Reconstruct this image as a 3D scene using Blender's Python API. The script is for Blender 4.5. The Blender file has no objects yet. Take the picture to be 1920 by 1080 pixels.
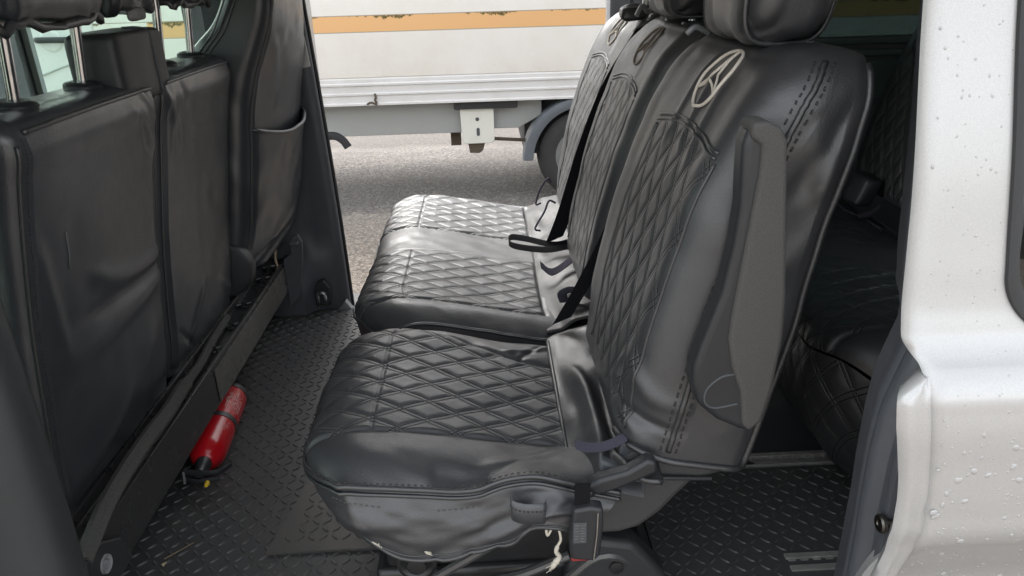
import bpy, math, random
import numpy as np
from mathutils import Vector, Matrix
from math import radians, sin, cos, pi
random.seed(7); rng = np.random.RandomState(7)
S = bpy.context.scene
COL = S.collection

# ------------------------------------------------------------------ camera
cam_d = bpy.data.cameras.new('camera'); cam = bpy.data.objects.new('camera', cam_d); COL.objects.link(cam)
cam_d.sensor_width = 36; cam_d.lens = 1387/1920*36; cam_d.clip_start = .02; cam_d.clip_end = 900
yaw, pit, rol = radians(1.7), radians(23.1), radians(1.7)
f_ = np.array([sin(yaw)*cos(pit), cos(yaw)*cos(pit), -sin(pit)])
r0 = np.array([cos(yaw), -sin(yaw), 0.]); u0 = np.cross(r0, f_)
r_ = r0*cos(rol)-u0*sin(rol); u_ = u0*cos(rol)+r0*sin(rol)
M = Matrix(((r_[0], u_[0], -f_[0], 0), (r_[1], u_[1], -f_[1], 0), (r_[2], u_[2], -f_[2], 1.60), (0, 0, 0, 1)))
cam.matrix_world = M
S.camera = cam

# ------------------------------------------------------------------ sky, sun, exposure
w = bpy.data.worlds.new("World"); S.world = w; w.use_nodes = True
nt = w.node_tree; bg = nt.nodes['Background']
sky = nt.nodes.new('ShaderNodeTexSky'); sky.sky_type = 'NISHITA'; sky.sun_disc = False
SUN_EL, SUN_ROT = radians(50), radians(332)
sky.sun_elevation = SUN_EL; sky.sun_rotation = SUN_ROT; sky.air_density = 1.5; sky.dust_density = 4
hs = nt.nodes.new('ShaderNodeHueSaturation'); hs.inputs['Saturation'].default_value = .22
nt.links.new(sky.outputs[0], hs.inputs['Color']); nt.links.new(hs.outputs[0], bg.inputs[0])
bg.inputs[1].default_value = .15
sd = bpy.data.lights.new('sun', 'SUN'); so = bpy.data.objects.new('sun', sd); COL.objects.link(so)
sd.energy = 1.15; sd.angle = radians(45); sd.color = (1, .97, .93)
d = Vector((sin(SUN_ROT)*cos(SUN_EL), cos(SUN_ROT)*cos(SUN_EL), sin(SUN_EL)))
so.rotation_euler = d.to_track_quat('Z', 'Y').to_euler(); so.location = (-2, 8, 9)
S.view_settings.view_transform = 'Standard'; S.view_settings.look = 'None'
S.view_settings.exposure = 2.0; S.view_settings.gamma = 1
S.cycles.max_bounces = 10; S.cycles.diffuse_bounces = 5; S.cycles.transparent_max_bounces = 12

# ------------------------------------------------------------------ materials
class N:
    def __init__(s, name):
        s.m = bpy.data.materials.new(name); s.m.use_nodes = True; s.t = s.m.node_tree
        s.b = s.t.nodes['Principled BSDF']; s.out = s.t.nodes['Material Output']
    def n(s, t, **k):
        o = s.t.nodes.new(t)
        for a, v in k.items(): setattr(o, a, v)
        return o
    def set(s, sock, v):
        if isinstance(v, bpy.types.NodeSocket): s.t.links.new(v, sock)
        else: sock.default_value = v
    def math(s, op, a, b=None, c=None):
        o = s.n('ShaderNodeMath', operation=op); s.set(o.inputs[0], a)
        if b is not None: s.set(o.inputs[1], b)
        if c is not None: s.set(o.inputs[2], c)
        return o.outputs[0]
    def ramp(s, v, a, b, c=0., d=1.):
        o = s.n('ShaderNodeMapRange'); s.set(o.inputs[0], v)
        for i, q in enumerate((a, b, c, d)): s.set(o.inputs[i+1], q)
        return o.outputs[0]
    def mix(s, f, a, b):
        o = s.n('ShaderNodeMix', data_type='RGBA'); s.set(o.inputs[0], f)
        s.set(o.inputs[6], a if isinstance(a, bpy.types.NodeSocket) else (*a, 1)); s.set(o.inputs[7], b if isinstance(b, bpy.types.NodeSocket) else (*b, 1)); return o.outputs[2]
    def obj(s):
        return s.n('ShaderNodeTexCoord').outputs['Object']
    def noise(s, scale, detail=3, rough=.55, vec=None, dist=0):
        o = s.n('ShaderNodeTexNoise'); o.inputs['Scale'].default_value = scale; o.inputs['Detail'].default_value = detail
        o.inputs['Roughness'].default_value = rough; o.inputs['Distortion'].default_value = dist
        s.t.links.new(vec or s.obj(), o.inputs['Vector']); return o.outputs[0]
    def voro(s, scale, vec=None, feature='F1'):
        o = s.n('ShaderNodeTexVoronoi', feature=feature); o.inputs['Scale'].default_value = scale
        s.t.links.new(vec or s.obj(), o.inputs['Vector']); return o.outputs['Distance']
    def bump(s, h, strength=.3, dist=.002, prev=None):
        o = s.n('ShaderNodeBump'); o.inputs['Strength'].default_value = strength; o.inputs['Distance'].default_value = dist
        s.t.links.new(h, o.inputs['Height'])
        if prev: s.t.links.new(prev, o.inputs['Normal'])
        return o.outputs[0]
    def fin(s, col=None, rough=None, met=None, nrm=None, spec=None):
        if col is not None: s.set(s.b.inputs['Base Color'], col if isinstance(col, bpy.types.NodeSocket) else (*col, 1))
        if rough is not None: s.set(s.b.inputs['Roughness'], rough)
        if met is not None: s.b.inputs['Metallic'].default_value = met
        if spec is not None: s.b.inputs['Specular IOR Level'].default_value = spec
        if nrm is not None: s.t.links.new(nrm, s.b.inputs['Normal'])
        return s.m

LU, LV = .096, .060       # quilting diamond lengths
def leather(name, base=(.030, .031, .034), rough=.46, quilt=False, wr=.5, thread=(.11, .11, .112), spec=.75):
    k = N(name); n1 = k.noise(7, 4); n2 = k.noise(60, 3)
    g = k.voro(520); g2 = k.noise(300, 2)
    r = k.math('ADD', k.ramp(n1, .3, .7, rough-.03, rough+.03), k.ramp(n2, .35, .65, -.03, .03))
    b = k.bump(k.math('ADD', k.math('MULTIPLY', g, .6), g2), .22, .0012)
    b = k.bump(k.noise(11, 2, .5, dist=.4), wr*.55, .006, b)
    col = k.mix(k.ramp(k.noise(4, 5, .6), .35, .75), base, tuple(c*1.35+.002 for c in base))
    if quilt:
        uv = k.n('ShaderNodeUVMap').outputs[0]; sx = k.n('ShaderNodeSeparateXYZ'); k.t.links.new(uv, sx.inputs[0])
        U = k.math('DIVIDE', sx.outputs[0], LU); V = k.math('DIVIDE', sx.outputs[1], LV)
        a = k.math('ADD', U, V); c = k.math('SUBTRACT', U, V)
        def line(p, q):
            dd = k.math('ABSOLUTE', k.math('SUBTRACT', k.math('FRACT', k.math('ADD', p, 100.5)), .5))
            s_ = k.math('ABSOLUTE', k.math('SUBTRACT', dd, .075))
            thr = k.ramp(k.math('ABSOLUTE', k.math('SUBTRACT', s_, .026)), .006, .016, 1, 0)
            dash = k.ramp(k.math('SINE', k.math('MULTIPLY', q, 62.)), -.5, .2, 0, 1)
            groove = k.ramp(s_, .004, .036, 1, 0)
            return k.math('MULTIPLY', thr, dash), groove
        t1, g1 = line(a, c); t2, gg2 = line(c, a)
        th = k.math('MAXIMUM', t1, t2); gr = k.math('MAXIMUM', g1, gg2)
        gv = k.math('SUBTRACT', 1., gr)
        k.lines = gr; b = k.bump(gv, .6, .0016, b); col = k.mix(k.math('MULTIPLY', gr, .85), col, tuple(q*.18 for q in base))  # shade in the stitch grooves painted as darker leather
        col = k.mix(k.math('MULTIPLY', th, .65), col, thread)
    k.b.inputs['Coat Weight'].default_value = .30; k.b.inputs['Coat Roughness'].default_value = .36; k.b.inputs['Coat IOR'].default_value = 1.6
    k.t.links.new(b, k.b.inputs['Coat Normal'])
    if quilt:
        inv = k.math('SUBTRACT', 1., k.math('MULTIPLY', k.lines, .85)); k.set(k.b.inputs['Coat Weight'], k.math('MULTIPLY', inv, .30)); k.set(k.b.inputs['Specular IOR Level'], k.math('MULTIPLY', inv, spec)); spec = None
    return k.fin(col, r, 0, b, spec)

def plastic(name, base, rough=.5, grain=900, gs=.25, spec=.5, var=1.25):
    k = N(name); b = k.bump(k.voro(grain), gs, .0008)
    col = k.mix(k.ramp(k.noise(5, 6, .65), .4, .75), base, tuple(c*var for c in base))
    return k.fin(col, k.ramp(k.noise(9, 5), .3, .7, rough-.06, rough+.08), 0, b, spec)
def metal(name, base, rough=.25, met=1.):
    k = N(name)
    return k.fin(k.mix(k.ramp(k.noise(40, 4), .4, .7), base, tuple(c*.8 for c in base)), k.ramp(k.noise(25, 4), .3, .7, rough-.05, rough+.1), met)
def fabric(name, base, scale=700):
    k = N(name); v = k.noise(scale, 2)
    col = k.mix(k.ramp(v, .35, .65), tuple(c*.85 for c in base), tuple(c*1.15 for c in base))
    return k.fin(col, .95, 0, k.bump(v, .5, .001), .2)

M_LEA = leather('black_leather')
M_QUI = leather('quilted_leather', quilt=True, wr=.25)
M_LEAB = leather('front_seat_leather', base=(.028, .031, .036), rough=.36, wr=.2)
M_LEA_DK = leather('dark_leather', base=(.032, .034, .039), rough=.5)
M_PIPE = leather('piping_leather', base=(.022, .023, .025), rough=.42, wr=0)
M_PLA = plastic('black_plastic', (.024, .026, .029), .36)
M_PLAM = plastic('matt_black_plastic', (.026, .027, .029), .5)
M_TRIM = plastic('dark_grey_trim', (.075, .080, .090), .45)
M_TRIM2 = plastic('black_pillar_trim', (.030, .033, .036), .42)
M_SHIELD = plastic('grey_textured_plastic', (.055, .055, .056), .6, 420, .6)
M_PAD = fabric('armrest_fabric', (.084, .082, .079))
M_WEB = fabric('belt_webbing', (.008, .008, .010), 500)
M_STRAP = fabric('purple_elastic', (.060, .058, .078), 600)
M_CORD = fabric('white_cord', (.55, .51, .43), 900)
M_THREAD = fabric('embroidery_thread', (.75, .69, .60), 900)
M_THREAD2 = fabric('faded_embroidery_thread', (.30, .26, .22), 900)
M_TSTITCH = fabric('stitching_thread', (.045, .045, .048), 900)
M_CHROME = metal('chrome', (.62, .62, .62), .14)
M_STEEL = metal('black_steel', (.02, .02, .021), .35, .0)
M_ALU = metal('aluminium', (.60, .59, .56), .42, .55)
M_GREYST = metal('grey_steel', (.30, .31, .32), .45, .3)
M_ELAST = fabric('frayed_elastic', (.22, .22, .22), 400)
def rubber_mat(name, base, dirt=(.10, .088, .07)):
    k = N(name); n = k.noise(9, 6, .7); n2 = k.noise(160, 4, .7)
    f1 = k.math('MULTIPLY', k.ramp(n, .45, .75), k.ramp(n2, .42, .7))
    col = k.mix(k.math('MULTIPLY', f1, .55), base, dirt)
    return k.fin(col, k.ramp(n2, .3, .7, .38, .62), 0, k.bump(n2, .3, .0012), .5)
M_MAT = rubber_mat('rubber_mat', (.055, .055, .056), (.12, .105, .09)); M_MAT2 = rubber_mat('worn_rubber_mat', (.070, .066, .063), (.16, .135, .11))
M_MAT3 = rubber_mat('clean_rubber_mat', (.085, .085, .086), (.11, .10, .09))
M_MATTOP = rubber_mat('worn_tread_top', (.095, .094, .093), (.17, .15, .125))
def paint(name, base, met=.0, rough=.3, dirt=0):
    k = N(name); col = k.mix(k.math('MULTIPLY', k.ramp(k.noise(3, 6, .7), .45, .8), dirt), base, (.35, .32, .26))
    return k.fin(col, k.ramp(k.noise(18, 4), .3, .7, rough-.04, rough+.06), met)
def silver():
    k = N('silver_paint'); v = k.n('ShaderNodeTexVoronoi'); v.inputs['Scale'].default_value = 1400
    k.t.links.new(k.obj(), v.inputs['Vector'])
    g = k.n('ShaderNodeRGBToBW'); k.t.links.new(v.outputs['Color'], g.inputs[0])
    col = k.mix(g.outputs[0], (.46, .457, .45), (.57, .567, .56))
    m = k.fin(col, .42, .35); k.b.inputs['Coat Weight'].default_value = .6; k.b.inputs['Coat Roughness'].default_value = .08
    return m
M_SIL = silver()
M_LINER = plastic('headliner', (.62, .62, .60), .9)
M_DARKIN = plastic('dark_interior_trim', (.065, .070, .076), .65)

# ------------------------------------------------------------------ mesh helpers
def cr(pts, n, closed=False):
    """Catmull-Rom through pts, n samples evenly by chord."""
    P = np.array(pts, float)
    if closed: P = np.vstack([P[-1], P, P[0], P[1]])
    else: P = np.vstack([2*P[0]-P[1], P, 2*P[-1]-P[-2]])
    m = len(P)-3; out = []
    L = np.array([np.linalg.norm(P[i+2]-P[i+1]) for i in range(m)]); c = np.concatenate([[0], np.cumsum(L)])
    for t in np.linspace(0, c[-1], n, endpoint=not closed):
        i = min(max(np.searchsorted(c, t, 'right')-1, 0), m-1); u = (t-c[i])/max(L[i], 1e-9)
        a, b, c_, d_ = P[i:i+4]
        out.append(.5*((2*b)+(c_-a)*u+(2*a-5*b+4*c_-d_)*u*u+(3*b-a-3*c_+d_)*u**3))
    return np.array(out)
def hermite(xs, ys, q):
    xs = np.array(xs, float); ys = np.array(ys, float); q = np.clip(np.asarray(q, float), xs[0], xs[-1])
    dm = np.gradient(ys, xs); i = np.clip(np.searchsorted(xs, q, 'right')-1, 0, len(xs)-2)
    h = xs[i+1]-xs[i]; t = (q-xs[i])/h
    return (2*t**3-3*t**2+1)*ys[i]+(t**3-2*t**2+t)*h*dm[i]+(-2*t**3+3*t**2)*ys[i+1]+(t**3-t**2)*h*dm[i+1]
def vnoise(a, b, seed=0):
    """smooth 2-d value noise on arrays, about -1..1"""
    R = np.random.RandomState(seed).uniform(-1, 1, (64, 64))
    i = np.floor(a).astype(int); j = np.floor(b).astype(int); u = a-i; v = b-j; u = u*u*(3-2*u); v = v*v*(3-2*v)
    g = lambda p, q: R[p % 64, q % 64]
    return (g(i, j)*(1-u)+g(i+1, j)*u)*(1-v)+(g(i, j+1)*(1-u)+g(i+1, j+1)*u)*v
def sstep(a, b, x):
    t = np.clip((x-a)/(b-a), 0, 1); return t*t*(3-2*t)

WORLD = {}
class MB:
    """collects pieces into ONE mesh"""
    def __init__(s): s.v = []; s.f = []; s.mi = []; s.uv = []; s.n = 0
    def add(s, V, Fc, mi=0, uv=None):
        V = np.asarray(V, float); s.v.append(V)
        s.f += [tuple(int(q)+s.n for q in f) for f in Fc]
        s.mi += list(mi) if hasattr(mi, '__len__') else [mi]*len(Fc)
        s.uv.append(np.asarray(uv, float) if uv is not None else np.zeros((len(V), 2))); s.n += len(V); return s
    def grid(s, P, wrap=False, mi=0, uv=None, flip=False):
        n, m = P.shape[:2]; I = np.arange(n*m).reshape(n, m)
        J = np.hstack([I, I[:, :1]]) if wrap else I
        a = J[:-1, :-1].ravel(); b = J[:-1, 1:].ravel(); c = J[1:, 1:].ravel(); d_ = J[1:, :-1].ravel()
        Fc = np.stack([a, d_, c, b] if flip else [a, b, c, d_], 1)
        return s.add(P.reshape(-1, 3), Fc, mi, None if uv is None else uv.reshape(-1, 2))
    def box(s, lo, hi, mi=0):
        (x0, y0, z0), (x1, y1, z1) = lo, hi
        return s.add([(x0,y0,z0),(x1,y0,z0),(x1,y1,z0),(x0,y1,z0),(x0,y0,z1),(x1,y0,z1),(x1,y1,z1),(x0,y1,z1)],
                     [(0,3,2,1),(4,5,6,7),(0,1,5,4),(1,2,6,5),(2,3,7,6),(3,0,4,7)], mi)
    def tube(s, pts, r, n=8, closed=False, smooth=0, caps=True, mi=0, flat=1.):
        P = np.array(pts, float)
        if smooth: P = cr(P, smooth, closed)
        m = len(P); T = np.roll(P, -1, 0)-np.roll(P, 1, 0)
        if not closed: T[0] = P[1]-P[0]; T[-1] = P[-1]-P[-2]
        T /= np.maximum(np.linalg.norm(T, axis=1)[:, None], 1e-9)
        ref = np.array([0, 0, 1.]) if abs(T[0][2]) < .9 else np.array([1., 0, 0])
        A = []
        for i in range(m):
            a = ref-T[i]*(ref@T[i]); a /= np.linalg.norm(a); ref = a; A.append(a)
        A = np.array(A); B = np.cross(T, A); th = np.arange(n)/n*2*pi
        rr = np.broadcast_to(np.asarray(r, float), (m,))
        G = P[:, None]+rr[:, None, None]*(np.cos(th)[None, :, None]*A[:, None]+flat*np.sin(th)[None, :, None]*B[:, None])
        if closed: G = np.concatenate([G, G[:1]], 0)
        base = s.n; s.grid(G, True, mi)
        if caps and not closed: 
            s.f.append(tuple(base+i for i in range(n))[::-1]); s.f.append(tuple(base+(m-1)*n+i for i in range(n))); s.mi += [mi, mi]
        return s
    def lathe(s, c, ax, prof, n=32, mi=0, cap=True):
        """prof: list of (along, radius)"""
        ax = Vector(ax).normalized(); q = Vector((0, 0, 1)).rotation_difference(ax).to_matrix(); th = np.arange(n)/n*2*pi
        G = np.array([[(np.array(q @ Vector((r*cos(t), r*sin(t), a)))+np.array(c)) for t in th] for a, r in prof])
        base = s.n; s.grid(G, True, mi)
        if cap:
            s.f.append(tuple(base+i for i in range(n))[::-1]); s.f.append(tuple(base+(len(prof)-1)*n+i for i in range(n))); s.mi += [mi, mi]
        return s
    def prism(s, pts, o, ax1, ax2, dv, mi=0):
        """polygon of 2-d pts on axes ax1, ax2 through o, extruded by vector dv"""
        o, ax1, ax2, dv = map(lambda q: np.array(q, float), (o, ax1, ax2, dv)); n = len(pts)
        A = np.array([o+p[0]*ax1+p[1]*ax2 for p in pts]); V = np.vstack([A, A+dv])
        Fc = [tuple(range(n))[::-1], tuple(range(n, 2*n))]+[(i, (i+1) % n, n+(i+1) % n, n+i) for i in range(n)]
        return s.add(V, Fc, mi)
    def build(s, name, mats, parent=None, smooth=True, bevel=0, sub=0, bseg=2, angle=35, recalc=True, recenter=False, solid=0):
        me = bpy.data.meshes.new(name); V = np.vstack(s.v)
        off = np.zeros(3)
        if recenter:
            off = np.array([(V[:,0].min()+V[:,0].max())/2, (V[:,1].min()+V[:,1].max())/2, V[:,2].min()])
        me.from_pydata((V-off).tolist(), [], s.f)
        mats = mats if isinstance(mats, (list, tuple)) else [mats]
        for m in mats: me.materials.append(m)
        me.polygons.foreach_set('material_index', s.mi)
        uvl = me.uv_layers.new(name='UVMap'); li = np.zeros(len(me.loops), int); me.loops.foreach_get('vertex_index', li)
        uvl.data.foreach_set('uv', np.vstack(s.uv)[li].ravel())
        me.validate(); me.update()
        if recalc:
            import bmesh
            bm = bmesh.new(); bm.from_mesh(me); bmesh.ops.recalc_face_normals(bm, faces=bm.faces); bm.to_mesh(me); bm.free()
        o = bpy.data.objects.new(name, me); COL.objects.link(o)
        WORLD[o.name] = off
        if parent: o.parent = parent; o.location = Vector(off-WORLD[parent.name])
        else: o.location = Vector(off)
        if bevel:
            b = o.modifiers.new('bevel', 'BEVEL'); b.width = bevel; b.segments = bseg; b.limit_method = 'ANGLE'; b.angle_limit = radians(30)
        if solid:
            b = o.modifiers.new('solid', 'SOLIDIFY'); b.thickness = solid; b.offset = 0
        if sub:
            b = o.modifiers.new('sub', 'SUBSURF'); b.levels = b.render_levels = sub
        if smooth:
            me.polygons.foreach_set('use_smooth', [True]*len(me.polygons))
            if angle:
                try: me.set_sharp_from_angle(angle=radians(angle))
                except Exception: pass
        return o
def thing(name, label, cat, loc, group=None):
    o = bpy.data.objects.new(name, None); COL.objects.link(o); o.location = loc; o.empty_display_size = .1
    WORLD[o.name] = np.array(loc, float); o['label'] = label; o['category'] = cat
    if group: o['group'] = group
    return o
def tag(o, label, cat, group=None):
    o['label'] = label; o['category'] = cat
    if group: o['group'] = group
    return o
def normals(P, flip=False):
    du = np.gradient(P, axis=0); dv = np.gradient(P, axis=1); n = np.cross(du, dv)
    n /= np.maximum(np.linalg.norm(n, axis=2)[..., None], 1e-9); return -n if flip else n
def quiltpuff(U, V, A=.0038):
    a = U/LU+V/LV; c = U/LU-V/LV
    q = np.minimum(np.abs(a-np.round(a)), np.abs(c-np.round(c))); t = np.clip((q-.085)/.20, 0, 1); rid = np.clip(1-q/.06, 0, 1)
    return A*(.30+.70*(1-(1-t)**2)-.30*np.exp(-((q-.075)/.03)**2)*0+.0*rid)*(1-.35*np.exp(-((q-.078)/.028)**2))
def fold(U, V, p0, p1, wd, amp, bend=0.):
    """a crease/ridge along p0-p1 in parameter space (metres)"""
    p0 = np.array(p0); p1 = np.array(p1); d_ = p1-p0; L = np.linalg.norm(d_); t = d_/L; nn = np.array([-t[1], t[0]])
    a = ((U-p0[0])*t[0]+(V-p0[1])*t[1])/L; q = (U-p0[0])*nn[0]+(V-p0[1])*nn[1]-bend*4*a*(1-a)
    return amp*np.exp(-(q/wd)**2)*sstep(-.15, .15, a)*(1-sstep(.8, 1.15, a))

# ------------------------------------------------------------------ ground
def asphalt():
    k = N('wet_asphalt'); o = k.obj(); sx = k.n('ShaderNodeSeparateXYZ'); k.t.links.new(o, sx.inputs[0])
    fine = k.noise(30, 5, .8); mid = k.noise(14, 5, .65); big = k.noise(1.1, 5, .6)
    agg = k.voro(110)
    edge = k.math('ADD', sx.outputs[1], k.ramp(k.noise(1.7, 4, .6), .3, .7, -.12, .12))
    dry = k.math('MULTIPLY', k.ramp(edge, 5.22, 5.27), k.ramp(edge, 7.3, 7.45, 1, 0))
    wet = k.mix(k.ramp(fine, .36, .64), (.050, .040, .032), (.31, .255, .205))
    dr = k.mix(k.ramp(fine, .36, .64), (.07, .063, .060), (.23, .21, .20))
    col = k.mix(dry, wet, dr)
    vc = k.n('ShaderNodeTexVoronoi'); vc.inputs['Scale'].default_value = 75; k.t.links.new(o, vc.inputs['Vector']); bw = k.n('ShaderNodeRGBToBW'); k.t.links.new(vc.outputs['Color'], bw.inputs[0])
    col = k.mix(k.ramp(bw.outputs[0], .62, .80, 0, .55), col, (.42, .37, .32)); col = k.mix(k.ramp(bw.outputs[0], .36, .22, 0, .6), col, (.035, .028, .023))
    col = k.mix(k.math('MULTIPLY', k.ramp(big, .45, .65), .3), col, (.06, .05, .043))
    col = k.mix(k.math('MULTIPLY', k.ramp(mid, .45, .7), .35), col, (.075, .065, .058))
    far = k.ramp(edge, 6.9, 7.6); col = k.mix(k.math('MULTIPLY', far, .8), col, k.mix(k.ramp(fine, .36, .64), (.032, .029, .028), (.090, .080, .077)))  # sunlit ground beyond the motorhome darkened in colour to offset its brightness
    ro = k.math('ADD', k.ramp(fine, .3, .7, .40, .65), k.math('MULTIPLY', k.math('MAXIMUM', dry, far), .3))
    return k.fin(col, ro, 0, k.bump(k.math('ADD', fine, agg), .5, .006), .3)
g = MB()
xs = np.concatenate([[-300, -60, -20], np.linspace(-8, 8, 30), [20, 60, 300]]); ys = np.concatenate([[-300, -60, -20], np.linspace(-6, 14, 40), [30, 80, 300]])
X, Y = np.meshgrid(xs, ys, indexing='ij'); g.grid(np.stack([X, Y, np.zeros_like(X)], 2))
gr = g.build('ground', asphalt(), recalc=False); gr['kind'] = 'structure'

# ------------------------------------------------------------------ motorhome beyond the far door
def motor_paint():
    k = N('aged_white_panel'); o = k.obj(); sx = k.n('ShaderNodeSeparateXYZ'); k.t.links.new(o, sx.inputs[0]); z = sx.outputs[2]; x = sx.outputs[0]
    st = k.math('MULTIPLY', k.ramp(z, 1.2505, 1.2525), k.ramp(z, 1.3545, 1.3565, 1, 0))
    st = k.math('MULTIPLY', st, k.ramp(x, -2.26, -2.255))
    col = k.mix(k.ramp(k.noise(2.2, 6, .7), .4, .8), (.77, .735, .685), (.69, .65, .58))
    grime = k.math('MULTIPLY', k.ramp(z, 1.06, .97), k.ramp(k.noise(3.5, 6, .7), .35, .7)); col = k.mix(k.math('MULTIPLY', grime, .35), col, (.58, .52, .40))
    col = k.mix(st, col, (.74, .43, .19))
    ln = k.math('MAXIMUM', k.ramp(k.math('ABSOLUTE', k.math('SUBTRACT', z, 1.357)), .002, .004, 1, 0), k.ramp(k.math('ABSOLUTE', k.math('SUBTRACT', z, 1.2495)), .002, .004, 1, 0))
    col = k.mix(k.math('MULTIPLY', ln, .65), col, (.16, .13, .08))
    vz = k.n('ShaderNodeMapping'); vz.inputs['Scale'].default_value = (1, 1, .05); k.t.links.new(o, vz.inputs[0])
    hang = k.ramp(k.noise(3.2, 6, .75, vec=vz.outputs[0]), .46, .72, 0, .05)
    moss = k.ramp(k.math('SUBTRACT', k.math('ADD', z, hang), 1.356), .002, .008); moss = k.math('MULTIPLY', moss, k.ramp(z, 1.353, 1.3565, 1, 0))
    moss = k.math('MULTIPLY', moss, k.ramp(k.noise(60, 4, .7), .34, .5))
    col = k.mix(moss, col, (.10, .075, .015))
    sp = k.math('MULTIPLY', k.ramp(k.noise(26, 5, .8), .66, .72), k.ramp(z, 1.2, 1.0)); col = k.mix(k.math('MULTIPLY', sp, .6), col, (.20, .18, .10))
    return k.fin(col, .38)
M_MH = motor_paint(); M_MHS = paint('skirt_aluminium', (.68, .665, .645), 0, .4, .35); M_MHW = paint('white_plate', (.74, .73, .66), 0, .45, .3)
M_RUST = plastic('rusty_steel', (.09, .07, .05), .8, 200, .5); M_CHAS = paint('grey_chassis_paint', (.36, .37, .36), 0, .55, .3)
YM = 5.40
mh = thing('motorhome', 'white motorhome with an orange stripe parked beyond the open far door', 'motorhome', (0, 6.4, 0))
b = MB(); b.box((-2.62, YM, .945), (6.2, 7.5, 2.9)); b.build('body', M_MH, mh, bevel=.006)
b = MB()
prof = [(0, .945), (-.004, .935), (-.004, .912), (-.014, .906), (-.014, .894), (-.004, .888), (-.004, .845), (-.014, .839), (-.014, .828), (-.004, .822), (-.006, .776), (-.016, .770), (-.016, .757), (.02, .757), (.02, .945)]
b.prism([(p[1], p[0]) for p in prof][::-1], (-2.6, YM, 0), (0, 0, 1), (0, 1, 0), (8.8, 0, 0)); sk = b.build('skirt', M_MHS, mh, smooth=False)
b = MB(); b.tube([(-.77, YM-.018, .84), (-.765, YM-.02, .81), (-.772, YM-.018, .795), (-.76, YM-.02, .77)], .008, smooth=10); b.tube([(-.83, YM-.018, .765), (-.80, YM-.02, .778), (-.76, YM-.018, .76)], .007, smooth=8)
b.build('rust_crack', M_RUST, sk)
b = MB(); b.box((-2.5, YM+.10, .52), (-.1, YM+.18, .93))
b.prism([(-.1, .54), (.25, .54), (.42, .63), (.42, .93), (-.1, .93)], (0, YM+.105, 0), (1, 0, 0), (0, 0, 1), (0, .07, 0)); b.build('chassis_beam', M_CHAS, mh, bevel=.004)
b = MB(); b.box((-2.4, YM+.5, .70), (4, YM+1.8, .94)); b.build('underfloor', M_DARKIN, mh)
b = MB(); b.box((-.22, YM+.02, .70), (.24, YM+.3, .80)); b.box((.06, YM+.12, .55), (.20, YM+.3, .76)); b.build('step_housing', M_PLAM, mh, bevel=.006)
# bracket plate with a hole and a slot, built as a frame of cells
b = MB(); pl = [(-.178, .70), (.066, .70), (.066, .47), (.045, .445), (-.15, .445), (-.172, .47)]
b.prism(pl, (0, YM+.05, 0), (1, 0, 0), (0, 0, 1), (0, .015, 0)); br = b.build('bracket_plate', M_MHW, mh, bevel=.003)
b = MB(); b.lathe((-.055, YM+.0485, .622), (0, 1, 0), [(0, .014), (.003, .014)], 20); b.build('bolt_hole', M_DARKIN, br); b = MB()
b.prism([(.012*cos(t)+0, (.018 if sin(t) > 0 else -.018)+.012*sin(t)) for t in np.linspace(0, 2*pi, 21)[:-1]], (-.052, YM+.0485, .53), (1, 0, 0), (0, 0, 1), (0, .003, 0)); b.build('slot_hole', M_DARKIN, br)
b = MB(); b.prism([(-.13, .445), (-.005, .445), (-.02, .39), (-.05, .368), (-.12, .372)], (0, YM+.07, 0), (1, 0, 0), (0, 0, 1), (0, .08, 0)); b.lathe((-.04, YM+.066, .392), (0, 1, 0), [(0, .012), (.006, .014)], 12); b.build('jack_block', M_RUST, mh, bevel=.004)
b = MB(); b.box((-.262, YM+.2, .405), (-.185, YM+.23, .54)); b.lathe((-.225, YM+.196, .49), (0, 1, 0), [(0, .012), (.006, .012)], 10); b.build('small_bracket', M_RUST, mh, bevel=.004)
b = MB(); b.tube([(.04, YM+.12, .465), (.3, YM+.14, .44), (.45, YM+.15, .432)], .013); b.build('brake_rod', M_RUST, mh)
b = MB(); b.tube([(-1.16, YM+.1, .53), (-1.1, YM+.1, .525), (-1.05, YM+.1, .49), (-1.02, YM+.1, .44)], .03, smooth=10, flat=.5); b.build('hanging_hook', M_PLAM, mh)
WX = .72; WYc = YM+.14
b = MB(); th = np.linspace(0, 2*pi, 49)[:-1]
b.lathe((WX, WYc-.10, .33), (0, 1, 0), [(.0, .20), (-.012, .24), (-.01, .285), (.015, .325), (.04, .335), (.17, .335), (.2, .31), (.205, .2)], 48)
wh = b.build('wheel', plastic('tyre_rubber', (.035, .034, .034), .75, 300, .4), mh)
b = MB(); b.lathe((WX, WYc-.10, .33), (0, 1, 0), [(-.004, .205), (.008, .20), (.03, .185), (.035, .11), (-.01, .09), (-.015, .05), (-.015, .02)], 40); b.build('rim', paint('rim_paint', (.16, .165, .165), 0, .5, .4), wh)
b = MB(); arc = [(WX+.44*cos(t), .30+.46*sin(t)) for t in np.linspace(radians(178), radians(70), 22)]
G = np.array([[(x, YM-.005+q[0], z+q[1]) for q in ((.0, .0), (-.004, -.022), (.003, -.04), (.03, -.045), (.24, -.03), (.24, .0))] for x, z in arc])
G2 = []
for i, t in enumerate(np.linspace(radians(178), radians(70), 22)):
    row = []
    for (yy, rr) in ((.24, .46), (.03, .47), (-.008, .462), (-.012, .44), (-.006, .41), (.0, .395), (.03, .39), (.24, .44)):
        row.append((WX+(rr-.02)*cos(t), YM+yy, .30+rr*sin(t)))
    G2.append(row)
b.grid(np.array(G2), True); b.build('mudguard', plastic('grey_mudguard_plastic', (.12, .135, .15), .45), mh)
b = MB(); b.box((.3, YM+.3, .3), (1.4, YM+1.6, .92)); b.build('wheel_arch_liner', M_DARKIN, mh)
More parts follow.
